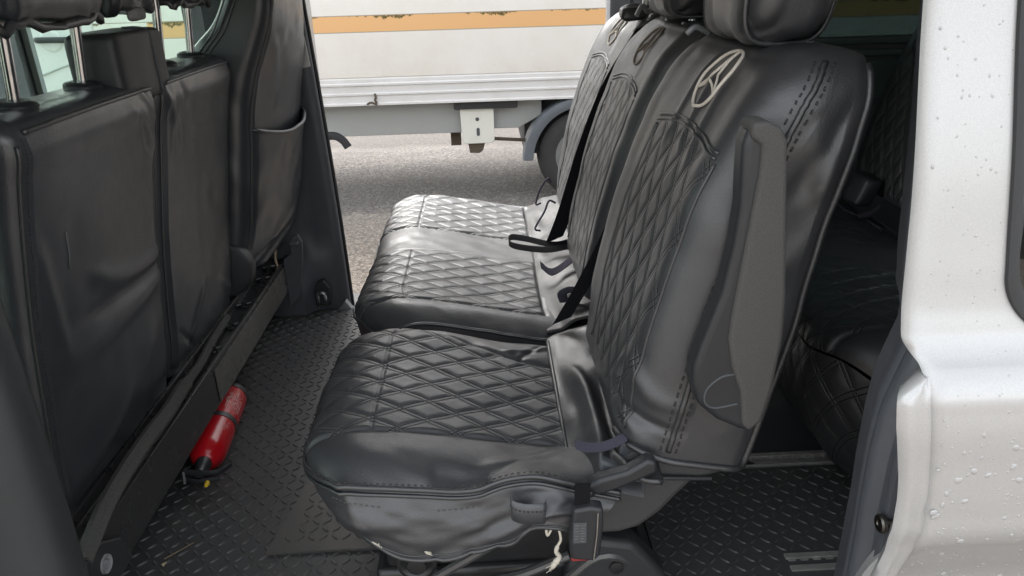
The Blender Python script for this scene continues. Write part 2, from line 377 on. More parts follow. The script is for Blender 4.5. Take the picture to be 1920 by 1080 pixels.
# cab: door with recessed handle
M_CAB = paint('cab_white_paint', (.74, .75, .73), 0, .3, .15)
b = MB(); b.box((-5.0, YM+.06, .55), (-3.75, 7.3, 1.9)); b.build('cab_side', M_CAB, mh, bevel=.02)
cx = np.array([(-3.74, .55), (-2.64, .55), (-2.64, 1.95), (-3.1, 1.95), (-3.74, 1.5)])
b = MB(); b.prism(cx, (0, YM+.05, 0), (1, 0, 0), (0, 0, 1), (0, .6, 0)); cd = b.build('cab_door', M_CAB, mh, bevel=.02)
b = MB(); b.tube([(-3.2, YM+.045, 1.0), (-3.05, YM+.045, 1.035), (-2.9, YM+.045, 1.085), (-2.66, YM+.045, 1.14)], .007, smooth=14); b.build('swage_line', paint('cab_crease', (.5, .52, .5), 0, .4), cd)
b = MB(); b.lathe((-2.945, YM+.049, 1.255), (0, -1, 0), [(0, .075), (.004, .07), (.005, .055), (.001, .02)], 28); b.build('handle_recess', M_CAB, cd)
b = MB(); b.tube([(-3.035, YM+.03, 1.262), (-3.0, YM-.002, 1.263), (-2.9, YM-.005, 1.262), (-2.82, YM-.002, 1.26), (-2.795, YM+.03, 1.26)], .02, smooth=16, flat=.7); b.build('handle', M_PLA, cd)

# ------------------------------------------------------------------ the van the camera looks into
van = thing('van', 'silver van with its two side doors open showing three rows of black seats', 'van', (0, 1.65, 0))
YN, YF = .80, 2.50     # inner faces of near and far sides
ZF = .505
b = MB(); b.box((-2.2, .80, .42), (2.3, 2.47, ZF)); b.build('floor_pan', M_DARKIN, van)
b = MB(); b.box((-1.5, .72, 1.84), (2.3, 2.60, 1.92)); b.build('roof', [M_SIL], van, bevel=.03)
b = MB(); b.box((-1.45, .83, 1.80), (2.24, 2.48, 1.835)); b.build('headliner', M_LINER, van, bevel=.01)
b = MB(); b.box((2.24, .72, .40), (2.32, 2.60, 1.02)); b.box((2.24, .72, 1.02), (2.32, .90, 1.84)); b.box((2.24, 2.42, 1.02), (2.32, 2.60, 1.84)); b.box((2.24, .90, 1.72), (2.32, 2.42, 1.84)); tg_ = b.build('tailgate', [M_SIL], van, smooth=False)
b = MB(); b.box((2.20, .84, .50), (2.236, 2.46, 1.01)); b.build('tailgate_trim', M_DARKIN, van, bevel=.01)
# front end
b = MB(); b.box((-2.2, .82, .42), (-1.62, 2.48, .98)); b.build('dashboard', M_DARKIN, van, bevel=.06, bseg=3)
b = MB(); b.box((-3.0, .76, .40), (-2.2, 2.54, 1.05)); b.build('bonnet', M_SIL, van, bevel=.08, bseg=3)

def glass(name, tint, rough=0, refl=.06):
    m = bpy.data.materials.new(name); m.use_nodes = True; t = m.node_tree; t.nodes.clear()
    o = t.nodes.new('ShaderNodeOutputMaterial'); mx = t.nodes.new('ShaderNodeMixShader'); tr = t.nodes.new('ShaderNodeBsdfTransparent'); gl = t.nodes.new('ShaderNodeBsdfGlossy')
    fr = t.nodes.new('ShaderNodeFresnel'); fr.inputs[0].default_value = 1.45
    tr.inputs[0].default_value = (*tint, 1); gl.inputs['Roughness'].default_value = rough
    t.links.new(fr.outputs[0], mx.inputs[0]); t.links.new(tr.outputs[0], mx.inputs[1]); t.links.new(gl.outputs[0], mx.inputs[2]); t.links.new(mx.outputs[0], o.inputs[0]); return m
M_GREEN = glass('green_tinted_glass', (.85, .965, .91)); M_PRIV = glass('privacy_glass', (.15, .19, .185)); M_REARG = glass('rear_tinted_glass', (.70, .75, .73))
b = MB(); b.box((2.27, .90, 1.02), (2.276, 2.42, 1.72)); b.build('rear_window_glass', M_REARG, tg_)

def rect_frame(x0, x1, z0, z1, a0, a1, c0, c1):
    """four boxes round an opening a0..a1, c0..c1 inside x0..x1, z0..z1 (no overlap)"""
    return [((x0, z0), (x1, c0)), ((x0, c1), (x1, z1)), ((x0, c0), (a0, c1)), ((a1, c0), (x1, c1))]
# windscreen slope
b = MB(); b.prism([(-2.2, 1.0), (-1.5, 1.84), (-1.52, 1.85), (-2.22, 1.01)], (0, .84, 0), (1, 0, 0), (0, 0, 1), (0, 1.62, 0)); b.build('windscreen', M_GREEN, van, smooth=False)
# far front door
b = MB()
for (p, q) in rect_frame(-2.1, -.86, .50, 1.80, -1.46, -.93, 1.05, 1.74): b.box((p[0], 2.50, p[1]), (q[0], 2.60, q[1]))
fd = b.build('front_door', [plastic('door_trim_grey', (.30, .30, .32), .6)], van)
b = MB(); b.box((-1.455, 2.552, 1.04), (-.935, 2.556, 1.75)); b.build('window_glass', M_GREEN, fd)
b = MB()
for (p, q) in rect_frame(-1.468, -.915, 1.03, 1.76, -1.452, -.935, 1.06, 1.73): b.box((p[0], 2.53, p[1]), (q[0], 2.562, q[1]))
b.build('window_seal', M_PLAM, fd)
# near front door (mostly outside the picture)
b = MB()
for (p, q) in rect_frame(-2.1, -.76, .40, 1.82, -1.6, -.85, 1.08, 1.74): b.box((p[0], .68, p[1]), (q[0], .79, q[1]))
nd = b.build('front_door', [M_SIL], van, bevel=.01)
b = MB(); b.box((-1.595, .735, 1.07), (-.855, .739, 1.75)); b.build('window_glass', M_GREEN, nd)
# far B pillar: inner trim, painted outer pillar edge, latch pocket
def px_edge(z): return hermite([.45, .8, 1.15, 1.45, 1.8], [-.508, -.515, -.528, -.543, -.565], z)
b = MB(); zz = np.linspace(.50, 1.80, 60); rows = []
for z in zz:
    xe = float(px_edge(z)); dpt = .06*float(sstep(.95, .62, z))
    dpt = .09*float(sstep(.80, .66, z))
    rows.append([(-.86, 2.475-dpt*.2, z), (-.78, 2.472-dpt, z), (-.68, 2.468-dpt, z), (-.655, 2.468-dpt, z), (-.635, 2.47-dpt*.7, z), (-.60, 2.462-dpt*.3, z), (xe-.03, 2.44, z), (xe-.006, 2.447, z), (xe, 2.455, z), (xe-.002, 2.475, z), (xe-.02, 2.49, z), (-.86, 2.495, z)])
b.grid(np.array(rows), True); fp = b.build('far_pillar_trim', M_TRIM, van, angle=50)
b = MB(); b.box((-.86, 2.50, .45), (-.545, 2.58, 1.80)); b.build('pillar_panel', M_SIL, van, bevel=.01)
b = MB(); b.prism([(px_edge(1.345)-.06, 1.335), (px_edge(1.345)-.004, 1.345), (px_edge(1.45)-.008, 1.46), (px_edge(1.6)-.01, 1.62), (px_edge(1.6)-.06, 1.62)], (0, 2.436, 0), (1, 0, 0), (0, 0, 1), (0, .006, 0)); b.build('painted_patch', M_SIL, fp)
b = MB(); b.tube([(px_edge(z)+.002, 2.478, z) for z in np.linspace(.5, 1.8, 30)], .006); b.build('door_seal', M_PLAM, fp)
b = MB(); pk = [(-.622, .535), (-.570, .535), (-.566, .60), (-.585, .63), (-.612, .622), (-.624, .59)]
b.prism(pk, (0, 2.405, 0), (1, 0, 0), (0, 0, 1), (0, .03, 0)); pp = b.build('latch_pocket', M_PLAM, fp, bevel=.004)
b = MB(); b.tube([(-.610, 2.395, .545), (-.606, 2.385, .565), (-.604, 2.385, .59), (-.585, 2.385, .592), (-.581, 2.385, .57), (-.583, 2.395, .55)], .006, smooth=20); b.build('latch_clip', M_CHROME, pp)
b = MB(); b.prism([(-.555, ZF), (-.495, ZF), (-.52, .545)], (0, 2.415, 0), (1, 0, 0), (0, 0, 1), (0, .03, 0)); b.build('sill_end', M_GREYST, van, bevel=.003)
b = MB(); b.box((-.86, 2.40, .40), (.5, 2.60, .500)); b.build('far_sill', M_PLAM, van, bevel=.008)
b = MB(); b.box((-.75, .69, .36), (.5, .80, .500)); b.build('near_sill', M_PLAM, van, bevel=.008)
# far rear side: pillar, lower panel, dark glass, trim below it with a painted green reflection
b = MB(); b.box((.42, 2.50, .45), (2.24, 2.60, 1.36)); b.box((.62, 2.50, 1.74), (2.24, 2.60, 1.84)); b.box((2.05, 2.50, 1.36), (2.24, 2.60, 1.74)); b.build('far_side_panel', [M_DARKIN], van)
b = MB(); b.box((.62, 2.54, 1.36), (2.05, 2.546, 1.74)); b.build('dark_window_glass', M_PRIV, van)
M_GRN = plastic('green_reflection_trim', (.07, .10, .09), .35)  # green reflected in the trim is put into its base colour
b = MB(); b.tube([(.62, 2.49, 1.365), (2.05, 2.49, 1.365)], .014, flat=.6); b.tube([(.62, 2.492, 1.325), (2.05, 2.492, 1.325)], .012, flat=.6); b.box((.66, 2.475, 1.18), (2.05, 2.4985, 1.305)); b.build('window_ledge', M_GRN, van)
b = MB(); G = []
for z in np.linspace(.5, 1.84, 20): G.append([(.415, 2.60, z), (.412, 2.55, z), (.418, 2.53, z), (.445, 2.52, z), (.46, 2.50, z), (.475, 2.495, z), (.49, 2.51, z), (.52, 2.505, z), (.53, 2.48, z), (.62, 2.475, z), (.62, 2.60, z)])
b.grid(np.array(G), True); b.build('far_pillar', paint('pillar_grey_paint', (.30, .32, .35), .3, .3), van)
b = MB(); b.tube([(.545, 2.47, z) for z in np.linspace(.9, 1.84, 10)], .012); b.build('pillar_seal', M_PLAM, van)

# near rear quarter panel, door jamb, seal, striker
pan = [(1.92, .815), (1.84, .80), (1.70, .790), (1.566, .775), (1.40, .740), (1.30, .722), (1.235, .708), (1.215, .700), (1.205, .692), (1.192, .668), (1.175, .655), (1.15, .650), (1.08, .648), (1.02, .648), (.988, .649), (.974, .653), (.955, .663), (.91, .688), (.84, .708), (.72, .715), (.55, .72), (.38, .73)]
pz = [p[0] for p in pan][::-1]; py = [p[1] for p in pan][::-1]
def panel_y(z): return hermite(pz, py, z)
def edge_x(z): return np.interp(z, [.38, .80, .932, .958, .998, 1.04, 1.073, 1.13, 1.165, 1.18, 1.197, 1.207, 1.215, 1.354, 1.563, 1.92], [.43, .452, .471, .477, .480, .478, .474, .465, .460, .4605, .4605, .455, .451, .453, .450, .44])
b = MB(); zz = np.concatenate([np.linspace(.38, .80, 14), np.linspace(.81, 1.30, 120), np.linspace(1.32, 1.92, 40)])
# window opening in the quarter panel: rounded corner outline
def in_win(x, z): return False
tt = np.concatenate([[0, .002, .005, .009, .014, .02], np.linspace(.03, 1, 60)])
rows = []
WX0, WZ0 = .548, 1.255
for z in zz:
    xe = float(edge_x(z)); y = float(panel_y(z)); row = [(xe+.012, y+.035, z), (xe+.003, y+.018, z)]
    for t in tt:
        x = xe+t*1.84; yy = y+.014*math.exp(-(x-xe)/.004)
        row.append((x, yy-.012*math.sin(min(1, (x-xe)/1.8)*pi/2), z))
    rows.append(row)
P = np.array(rows); b.grid(P)
def wleft(z, e=0., r=.07):
    z0, z1 = 1.222+e, 1.78-e; x = .561+e; q = 0.
    if z < z0+r: q = r-math.sqrt(max(0, r*r-(z0+r-z)**2))
    if z > z1-r: q = r-math.sqrt(max(0, r*r-(z-z1+r)**2))
    return x+q-.058*(z-1.26)
def wright(z, e=0., r=.07): return 2.46-(wleft(z, e, r)+.058*(z-1.26))-.0*(z-1.26)
Vv = b.v[0]; keep = []
for f in b.f:
    c_ = Vv[list(f)].mean(0); keep.append(not (1.236 < c_[2] < 1.766 and wleft(c_[2], .012) < c_[0] < wright(c_[2], .012)))
b.f = [f for f, q in zip(b.f, keep) if q]; b.mi = b.mi[:len(b.f)]; qp = b.build('rear_quarter_panel', M_SIL, van, angle=60)
def psurf(x, z):
    xe = float(edge_x(z)); return float(panel_y(z))-.012*math.sin(min(1, max(0, x-xe)/1.8)*pi/2)
# window glass set on the panel with a rubber seal
def winout(e, n=8, r=.07):
    x0, x1, z0, z1 = (.561+e, 1.9-e, 1.224+e, 1.78-e); o = []
    for (cx_, cz_, a0) in ((x0+r, z0+r, pi), (x1-r, z0+r, 1.5*pi), (x1-r, z1-r, 0), (x0+r, z1-r, .5*pi)):
        for i in range(n+1): t = a0+i/n*pi/2; o.append((cx_+r*cos(t), cz_+r*sin(t)))
    return o
def skew(p): return (p[0]-.058*(p[1]-1.26), p[1])
WZ = np.linspace(1.222, 1.78, 70)
b = MB(); rows = []
for z in WZ: rows.append([(x, psurf(x, z)-.0035, z) for x in np.linspace(wleft(z)+.001, wright(z)-.001, 40)])
b.grid(np.array(rows)); wg = b.build('window_glass', glass('near_tinted_glass', (.34, .37, .37)), qp, angle=60)
path = [(wleft(z), z) for z in np.linspace(1.7795, 1.2225, 130)]+[(x, 1.222) for x in np.linspace(.632, 1.83, 60)]+[(wright(z), z) for z in np.linspace(1.2225, 1.7795, 60)]+[(x, 1.78) for x in np.linspace(1.80, .60, 60)]
b = MB(); G = []
for (dx_, dz_, dy_) in ((-.006, -.006, -.001), (-.005, -.005, -.005), (0, 0, -.0065), (.006, .006, -.0055), (.0065, .0065, -.002)):
    row = []
    for (x, z) in path:
        cx0, cz0 = 1.2, 1.5; ux = 1 if x < cx0-.3 else (-1 if x > cx0+.3 else 0); uz = 1 if z < 1.29 else (-1 if z > 1.71 else 0)
        xx, zz_ = x+dx_*ux, z+dz_*uz*(1 if uz else 0); row.append((xx, psurf(xx, zz_)+dy_, zz_))
    G.append(row)
b.grid(np.array(G), True); b.build('window_seal', M_PLAM, wg)
# raindrops
def water():
    k = N('water_drop'); k.b.inputs['Transmission Weight'].default_value = 1; k.b.inputs['IOR'].default_value = 1.33
    k.set(k.b.inputs['Roughness'], .0); k.set(k.b.inputs['Base Color'], (1, 1, 1, 1)); return k.m
def drop(b, x, z, r, dy, el=1., hh=.33):
    y = psurf(x, z)+dy; V = []; n = 9; m = 4
    sl = (float(panel_y(z+.004))-float(panel_y(z-.004)))/.008
    nv = np.array([0, -1, sl]); nv /= np.linalg.norm(nv); up = np.array([0, sl, 1.]); up /= np.linalg.norm(up); c = np.array([x, y, z])
    a0 = random.random()*6; ir = [1+.18*sin(2*t+a0) for t in np.arange(n)/n*2*pi]
    for j in range(m):
        q = j/m*pi/2
        for i in range(n):
            t = i/n*2*pi; rr = r*cos(q)*ir[i]; V.append(c+np.array([1, 0, 0])*rr*cos(t)+up*rr*el*sin(t)*(1.0 if sin(t) > 0 else 1.12)+nv*(r*hh*sin(q)-.0002))
    V.append(c+nv*r*hh); Fc = []
    for j in range(m-1):
        for i in range(n): Fc.append((j*n+i, j*n+(i+1) % n, (j+1)*n+(i+1) % n, (j+1)*n+i))
    Fc += [((m-1)*n+i, (m-1)*n+(i+1) % n, m*n) for i in range(n)]; b.add(V, Fc)
b = MB(); bs = MB()
def in_glass(x, z): return x > .555-.058*(z-1.26) and z > 1.215
for i in range(1300):
    z = random.uniform(.80, 1.60); x = float(edge_x(z))+.008+random.random()*.40
    if in_glass(x, z): continue
    big = z < 1.13
    if random.random() < .55 and not big: continue
    r = random.choice([.0011, .0013, .0015, .0018])*(1.0 if not big else 1.2)
    if random.random() < .16 and big: r = random.uniform(.0026, .0044)
    drop(b if r > .0034 and random.random() < .0 else bs, x, z, r, 0, random.uniform(.85, 1.25))
kb = N('water_bead'); bd = bs.build('raindrops', kb.fin((.46, .455, .45), .05, .1), qp, recalc=False, angle=0); bd['kind'] = 'stuff'
b = MB()
for i in range(260):
    z = random.uniform(1.24, 1.6); x = .57+random.random()*.2
    if not in_glass(x-.02, z): continue
    drop(b, x, z, random.choice([.0012, .0016, .0022]), -.003)
dr2 = b.build('glass_raindrops', plastic('dark_water_drop', (.012, .013, .015), .05, 900, 0), wg, angle=0); dr2['kind'] = 'stuff'
# jamb strip: the painted return of the pillar that shows from outside
b = MB(); rows = []
for z in np.linspace(.40, 1.19, 90):
    xe = float(edge_x(z)); y = float(panel_y(z)); y = y if z > 1.0 else min(y, .652+.25*(y-.652)); k_ = float(sstep(1.192, 1.172, z)); wd = float(np.interp(z, [.4, .918, .989, 1.065, 1.136, 1.178], [.018, .018, .028, .028, .032, .030]))*k_+.001
    rows.append([(xe+.006, y+.008, z), (xe-.004*k_, y+.004, z), (xe-wd*.35, y+.006, z), (xe-wd*.55, y+.003, z), (xe-wd*.8, y+.004, z), (xe-wd, y+.012, z), (xe-wd+.012, y+.03, z), (xe-wd+.045, y+.06, z)])
b.grid(np.array(rows)); b.build('door_jamb', M_SIL, van, angle=60)
# rubber seal and dark trim behind the jamb
def trim_x(z): return np.interp(z, [.40, .70, .80, .90, .96, 1.04, 1.10, 1.16, 1.22, 1.9], [.505, .507, .508, .508, .506, .506, .510, .525, .545, .56])
b = MB(); rows = []
for z in np.linspace(.40, 1.9, 120):
    xt = float(trim_x(z)); e_ = max(0., float(panel_y(z))-.652) if z > 1.1 else 0.
    rows.append([(p[0], p[1]+e_, p[2]) for p in [(xt+.03, .862, z), (xt+.004, .860, z), (xt, .850, z), (xt-.004, .832, z), (xt-.014, .812, z), (xt-.024, .795, z), (xt-.027, .785, z), (xt-.024, .778, z), (xt-.034, .768, z), (xt-.040, .756, z), (xt-.038, .742, z), (xt-.028, .734, z), (xt-.030, .722, z), (xt-.036, .714, z), (xt-.034, .704, z), (xt-.015, .70, z), (xt+.03, .72, z)]])
b.grid(np.array(rows), True); ns = b.build('rear_pillar_trim', M_TRIM, van, angle=60)
b = MB(); zs_ = .968
b.lathe((.492, .700, zs_), (-1, .02, -.0), [(0, .0052), (.024, .0052), (.0245, .010), (.026, .0122), (.030, .0122), (.032, .010), (.032, .004), (.031, .003)], 20); st = b.build('striker_pin', metal('striker_steel', (.16, .15, .14), .3), van)
b = MB(); b.box((2.2, .72, .4), (2.24, .8, 1.84)); b.box((.62, .85, .5), (2.2, .88, 1.2)); b.build('near_side_trim', M_DARKIN, van)
# near B pillar at the left bottom corner
b = MB(); rows = []
for z in np.linspace(.40, 1.84, 60):
    xe = -.575+.012*sin((z-.6)*3); rows.append([(-.80, .70, z), (-.70, .695, z), (xe-.065, .70, z), (xe-.055, .722, z), (xe-.04, .735, z), (xe-.025, .742, z), (xe-.008, .752, z), (xe, .77, z), (xe-.002, .80, z), (xe-.02, .83, z), (-.66, .86, z), (-.8, .86, z)])
b.grid(np.array(rows), True); b.build('near_pillar_trim', M_TRIM2, van, angle=60)
# bulkhead beam behind the front seats with its bolts, conduit, end brackets
M_BEAM = paint('black_beam_paint', (.030, .030, .031), 0, .28)
b = MB(); y0, y1 = .95, 2.40
sec = [(-.690, .735), (-.690, .628), (-.70, .620), (-.775, ZF+.002), (-.79, ZF+.002), (-.79, .70), (-.762, .742), (-.752, .742), (-.748, .722), (-.706, .718), (-.700, .735)]
b.prism([(p[0], p[1]) for p in sec], (0, y0, 0), (1, 0, 0), (0, 0, 1), (0, y1-y0, 0)); bm_ = b.build('bulkhead_beam', M_BEAM, van, smooth=False, bevel=.002)
b = MB(); b.box((-.6885, 1.62, .632), (-.687, 2.33, .722)); b.build('face_plate', paint('beam_face_reflection', (.10, .095, .088), 0, .25), bm_)  # light-brown reflections on the beam face painted as a paler plate colour
b = MB(); b.box((-.86, .95, .50), (-.80, 2.4, .62)); b.build('beam_foot', M_DARKIN, bm_)
for y in (1.32, 1.47, 1.60, 1.72, 1.86, 2.0, 2.2, 2.3):
    b = MB(); x = -.728+random.uniform(-.01, .01); b.lathe((x, y, .720), (.3, .1, 1), [(0, .012), (.006, .012), (.007, .007), (.02, .006)], 10); b.tube([(x-.02, y, .727), (x+.02, y+.012, .73)], .005); b.build('bolt', M_STEEL, bm_)
b = MB(); b.tube([(-.684, .96, .735), (-.70, 1.10, .752), (-.705, 1.25, .757), (-.702, 1.38, .757), (-.715, 1.5, .747), (-.72, 1.62, .74), (-.735, 1.75, .735), (-.742, 1.9, .736)], [.016]*30+[.011]*20, smooth=50); b.build('foam_conduit', fabric('conduit_foam', (.075, .073, .07), 260), bm_)
b = MB(); b.prism([(.93, .64), (1.08, .64), (1.06, .70), (1.0, .742), (.95, .742)], (-.672, 0, 0), (0, 1, 0), (0, 0, 1), (-.012, 0, 0)); nb = b.build('end_bracket', M_PLAM, bm_, bevel=.004)
b = MB(); b.lathe((-.671, .995, .70), (1, 0, 0), [(0, .017), (.004, .016), (.001, .010)], 16); b.lathe((-.672, .995, .70), (1, 0, 0), [(0, .008), (.006, .008)], 6); b.build('bracket_bolt', M_GREYST, nb)
b = MB(); b.prism([(-.69, .57), (-.655, .60), (-.628, .72), (-.618, .80), (-.63, .828), (-.655, .815), (-.662, .76), (-.69, .74)], (0, 2.33, 0), (1, 0, 0), (0, 0, 1), (0, .012, 0)); b.box((-.655, 2.30, .80), (-.628, 2.345, .806)); fb_ = b.build('end_bracket', M_TRIM, bm_, bevel=.003)
b = MB(); b.prism([(.008*cos(t), .016*sin(t)) for t in np.linspace(0, 2*pi, 15)[:-1]], (-.638, 2.3275, .79), (1, 0, 0), (0, 0, 1), (0, .003, 0)); b.build('bracket_hole', M_DARKIN, fb_)
# aluminium seat tracks let into the floor
b0 = None
for (xa, xb, y) in ((.55, 1.35, 1.435), (.56, .92, 1.105), (-.03, .11, 1.10), (.545, .60, 1.437)):
    b = MB(); b.box((xa, y-.022, ZF), (xb, y-.010, .520)); b.box((xa, y+.010, ZF), (xb, y+.022, .520)); b.box((xa, y-.010, ZF), (xb, y+.010, .509))
    for i in range(int((xb-xa)/.025)): b.box((xa+i*.025+.004, y+.005, .509), (xa+i*.025+.018, y+.010, .518))
    b.build('seat_track', M_ALU, van, smooth=False)

# ------------------------------------------------------------------ rubber mats with raised lozenges
def lozenge_mat(name, outline_fn, x0, x1, y0, y1, z, mat, label, p=.0245, thick=.008, poly=None):
    b = MB()
    if poly is None: poly = [(x0, y0), (x1, y0), (x1, y1), (x0, y1)]
    b.prism(poly, (0, 0, z-thick), (1, 0, 0), (0, 1, 0), (0, 0, thick))
    V = []; Fc = []; MI = []; n = 0; L, Wd, Hh = .0128, .0033, .0030
    for i in range(int((x1-x0)/p)):
        for j in range(int((y1-y0)/p)):
            x = x0+(i+.5)*p; y = y0+(j+.5)*p
            if not outline_fn(x, y): continue
            a = radians(45 if (i+j) % 2 else -45)+random.uniform(-.03, .03); c, s = cos(a), sin(a); l = L*random.uniform(.9, 1.05)
            q = [(-l, 0, 0), (-l*.45, -Wd, 0), (l*.45, -Wd, 0), (l, 0, 0), (l*.45, Wd, 0), (-l*.45, Wd, 0), (-l*.6, 0, Hh), (l*.6, 0, Hh), (-l*.4, -Wd*.4, Hh), (l*.4, -Wd*.4, Hh), (l*.4, Wd*.4, Hh), (-l*.4, Wd*.4, Hh)]
            V += [(x+c*a_-s*b_, y+s*a_+c*b_, z+h-.0003) for a_, b_, h in q]
            for f in ((0, 1, 8, 6), (1, 2, 9, 8), (2, 3, 7, 9), (3, 4, 10, 7), (4, 5, 11, 10), (5, 0, 6, 11), (6, 8, 9, 7, 10, 11)): Fc.append(tuple(n+k for k in f)); MI.append(1 if len(f) == 6 else 0)
            n += 12
    b.add(V, Fc, MI); o = b.build(name, [mat, M_MATTOP], recalc=False, angle=25, recenter=True); return tag(o, label, 'floor mat')
lozenge_mat('floor_mat', lambda x, y: True, -.77, .30, .84, 2.42, .514, M_MAT, 'large black rubber checker plate mat on the floor between the two seat rows')
mp = [(-.485, 1.20), (-.40, 1.70), (.1, 1.70), (.1, 1.20)]
lozenge_mat('floor_mat', lambda x, y: x > -.47+.17*(y-1.2)+.012 and y > 1.215, -.485, .1, 1.20, 1.70, .521, M_MAT2, 'smaller worn checker plate mat overlapping the large one beneath the single seat', poly=mp, thick=.006)
lozenge_mat('floor_mat', lambda x, y: not (x > .54 and y < 1.145), .305, 1.3, .84, 1.405, .515, M_MAT3, 'checker plate rubber mat behind the single seat beside the aluminium tracks')
b = MB(); b.tube([(-.485, 1.20, .522), (-.2, 1.20, .522), (.1, 1.20, .522)], .004); hm = None
# litter on the mat
b = MB(); b.tube([(-.69, 1.20, .5195), (-.665, 1.222, .521), (-.645, 1.245, .5195)], .0008); tag(b.build('straw', fabric('dry_straw', (.30, .24, .15), 900), recenter=True), 'thin dry straw lying on the rubber mat near the left pillar', 'straw')
b = MB(); b.prism([(-.69, 1.185), (-.682, 1.192), (-.683, 1.178)], (0, 0, .519), (1, 0, 0), (0, 1, 0), (0, 0, .001)); tag(b.build('dry_leaf', fabric('dry_leaf', (.55, .45, .28), 300), recenter=True), 'tiny pale scrap of dry leaf beside the straw', 'leaf')

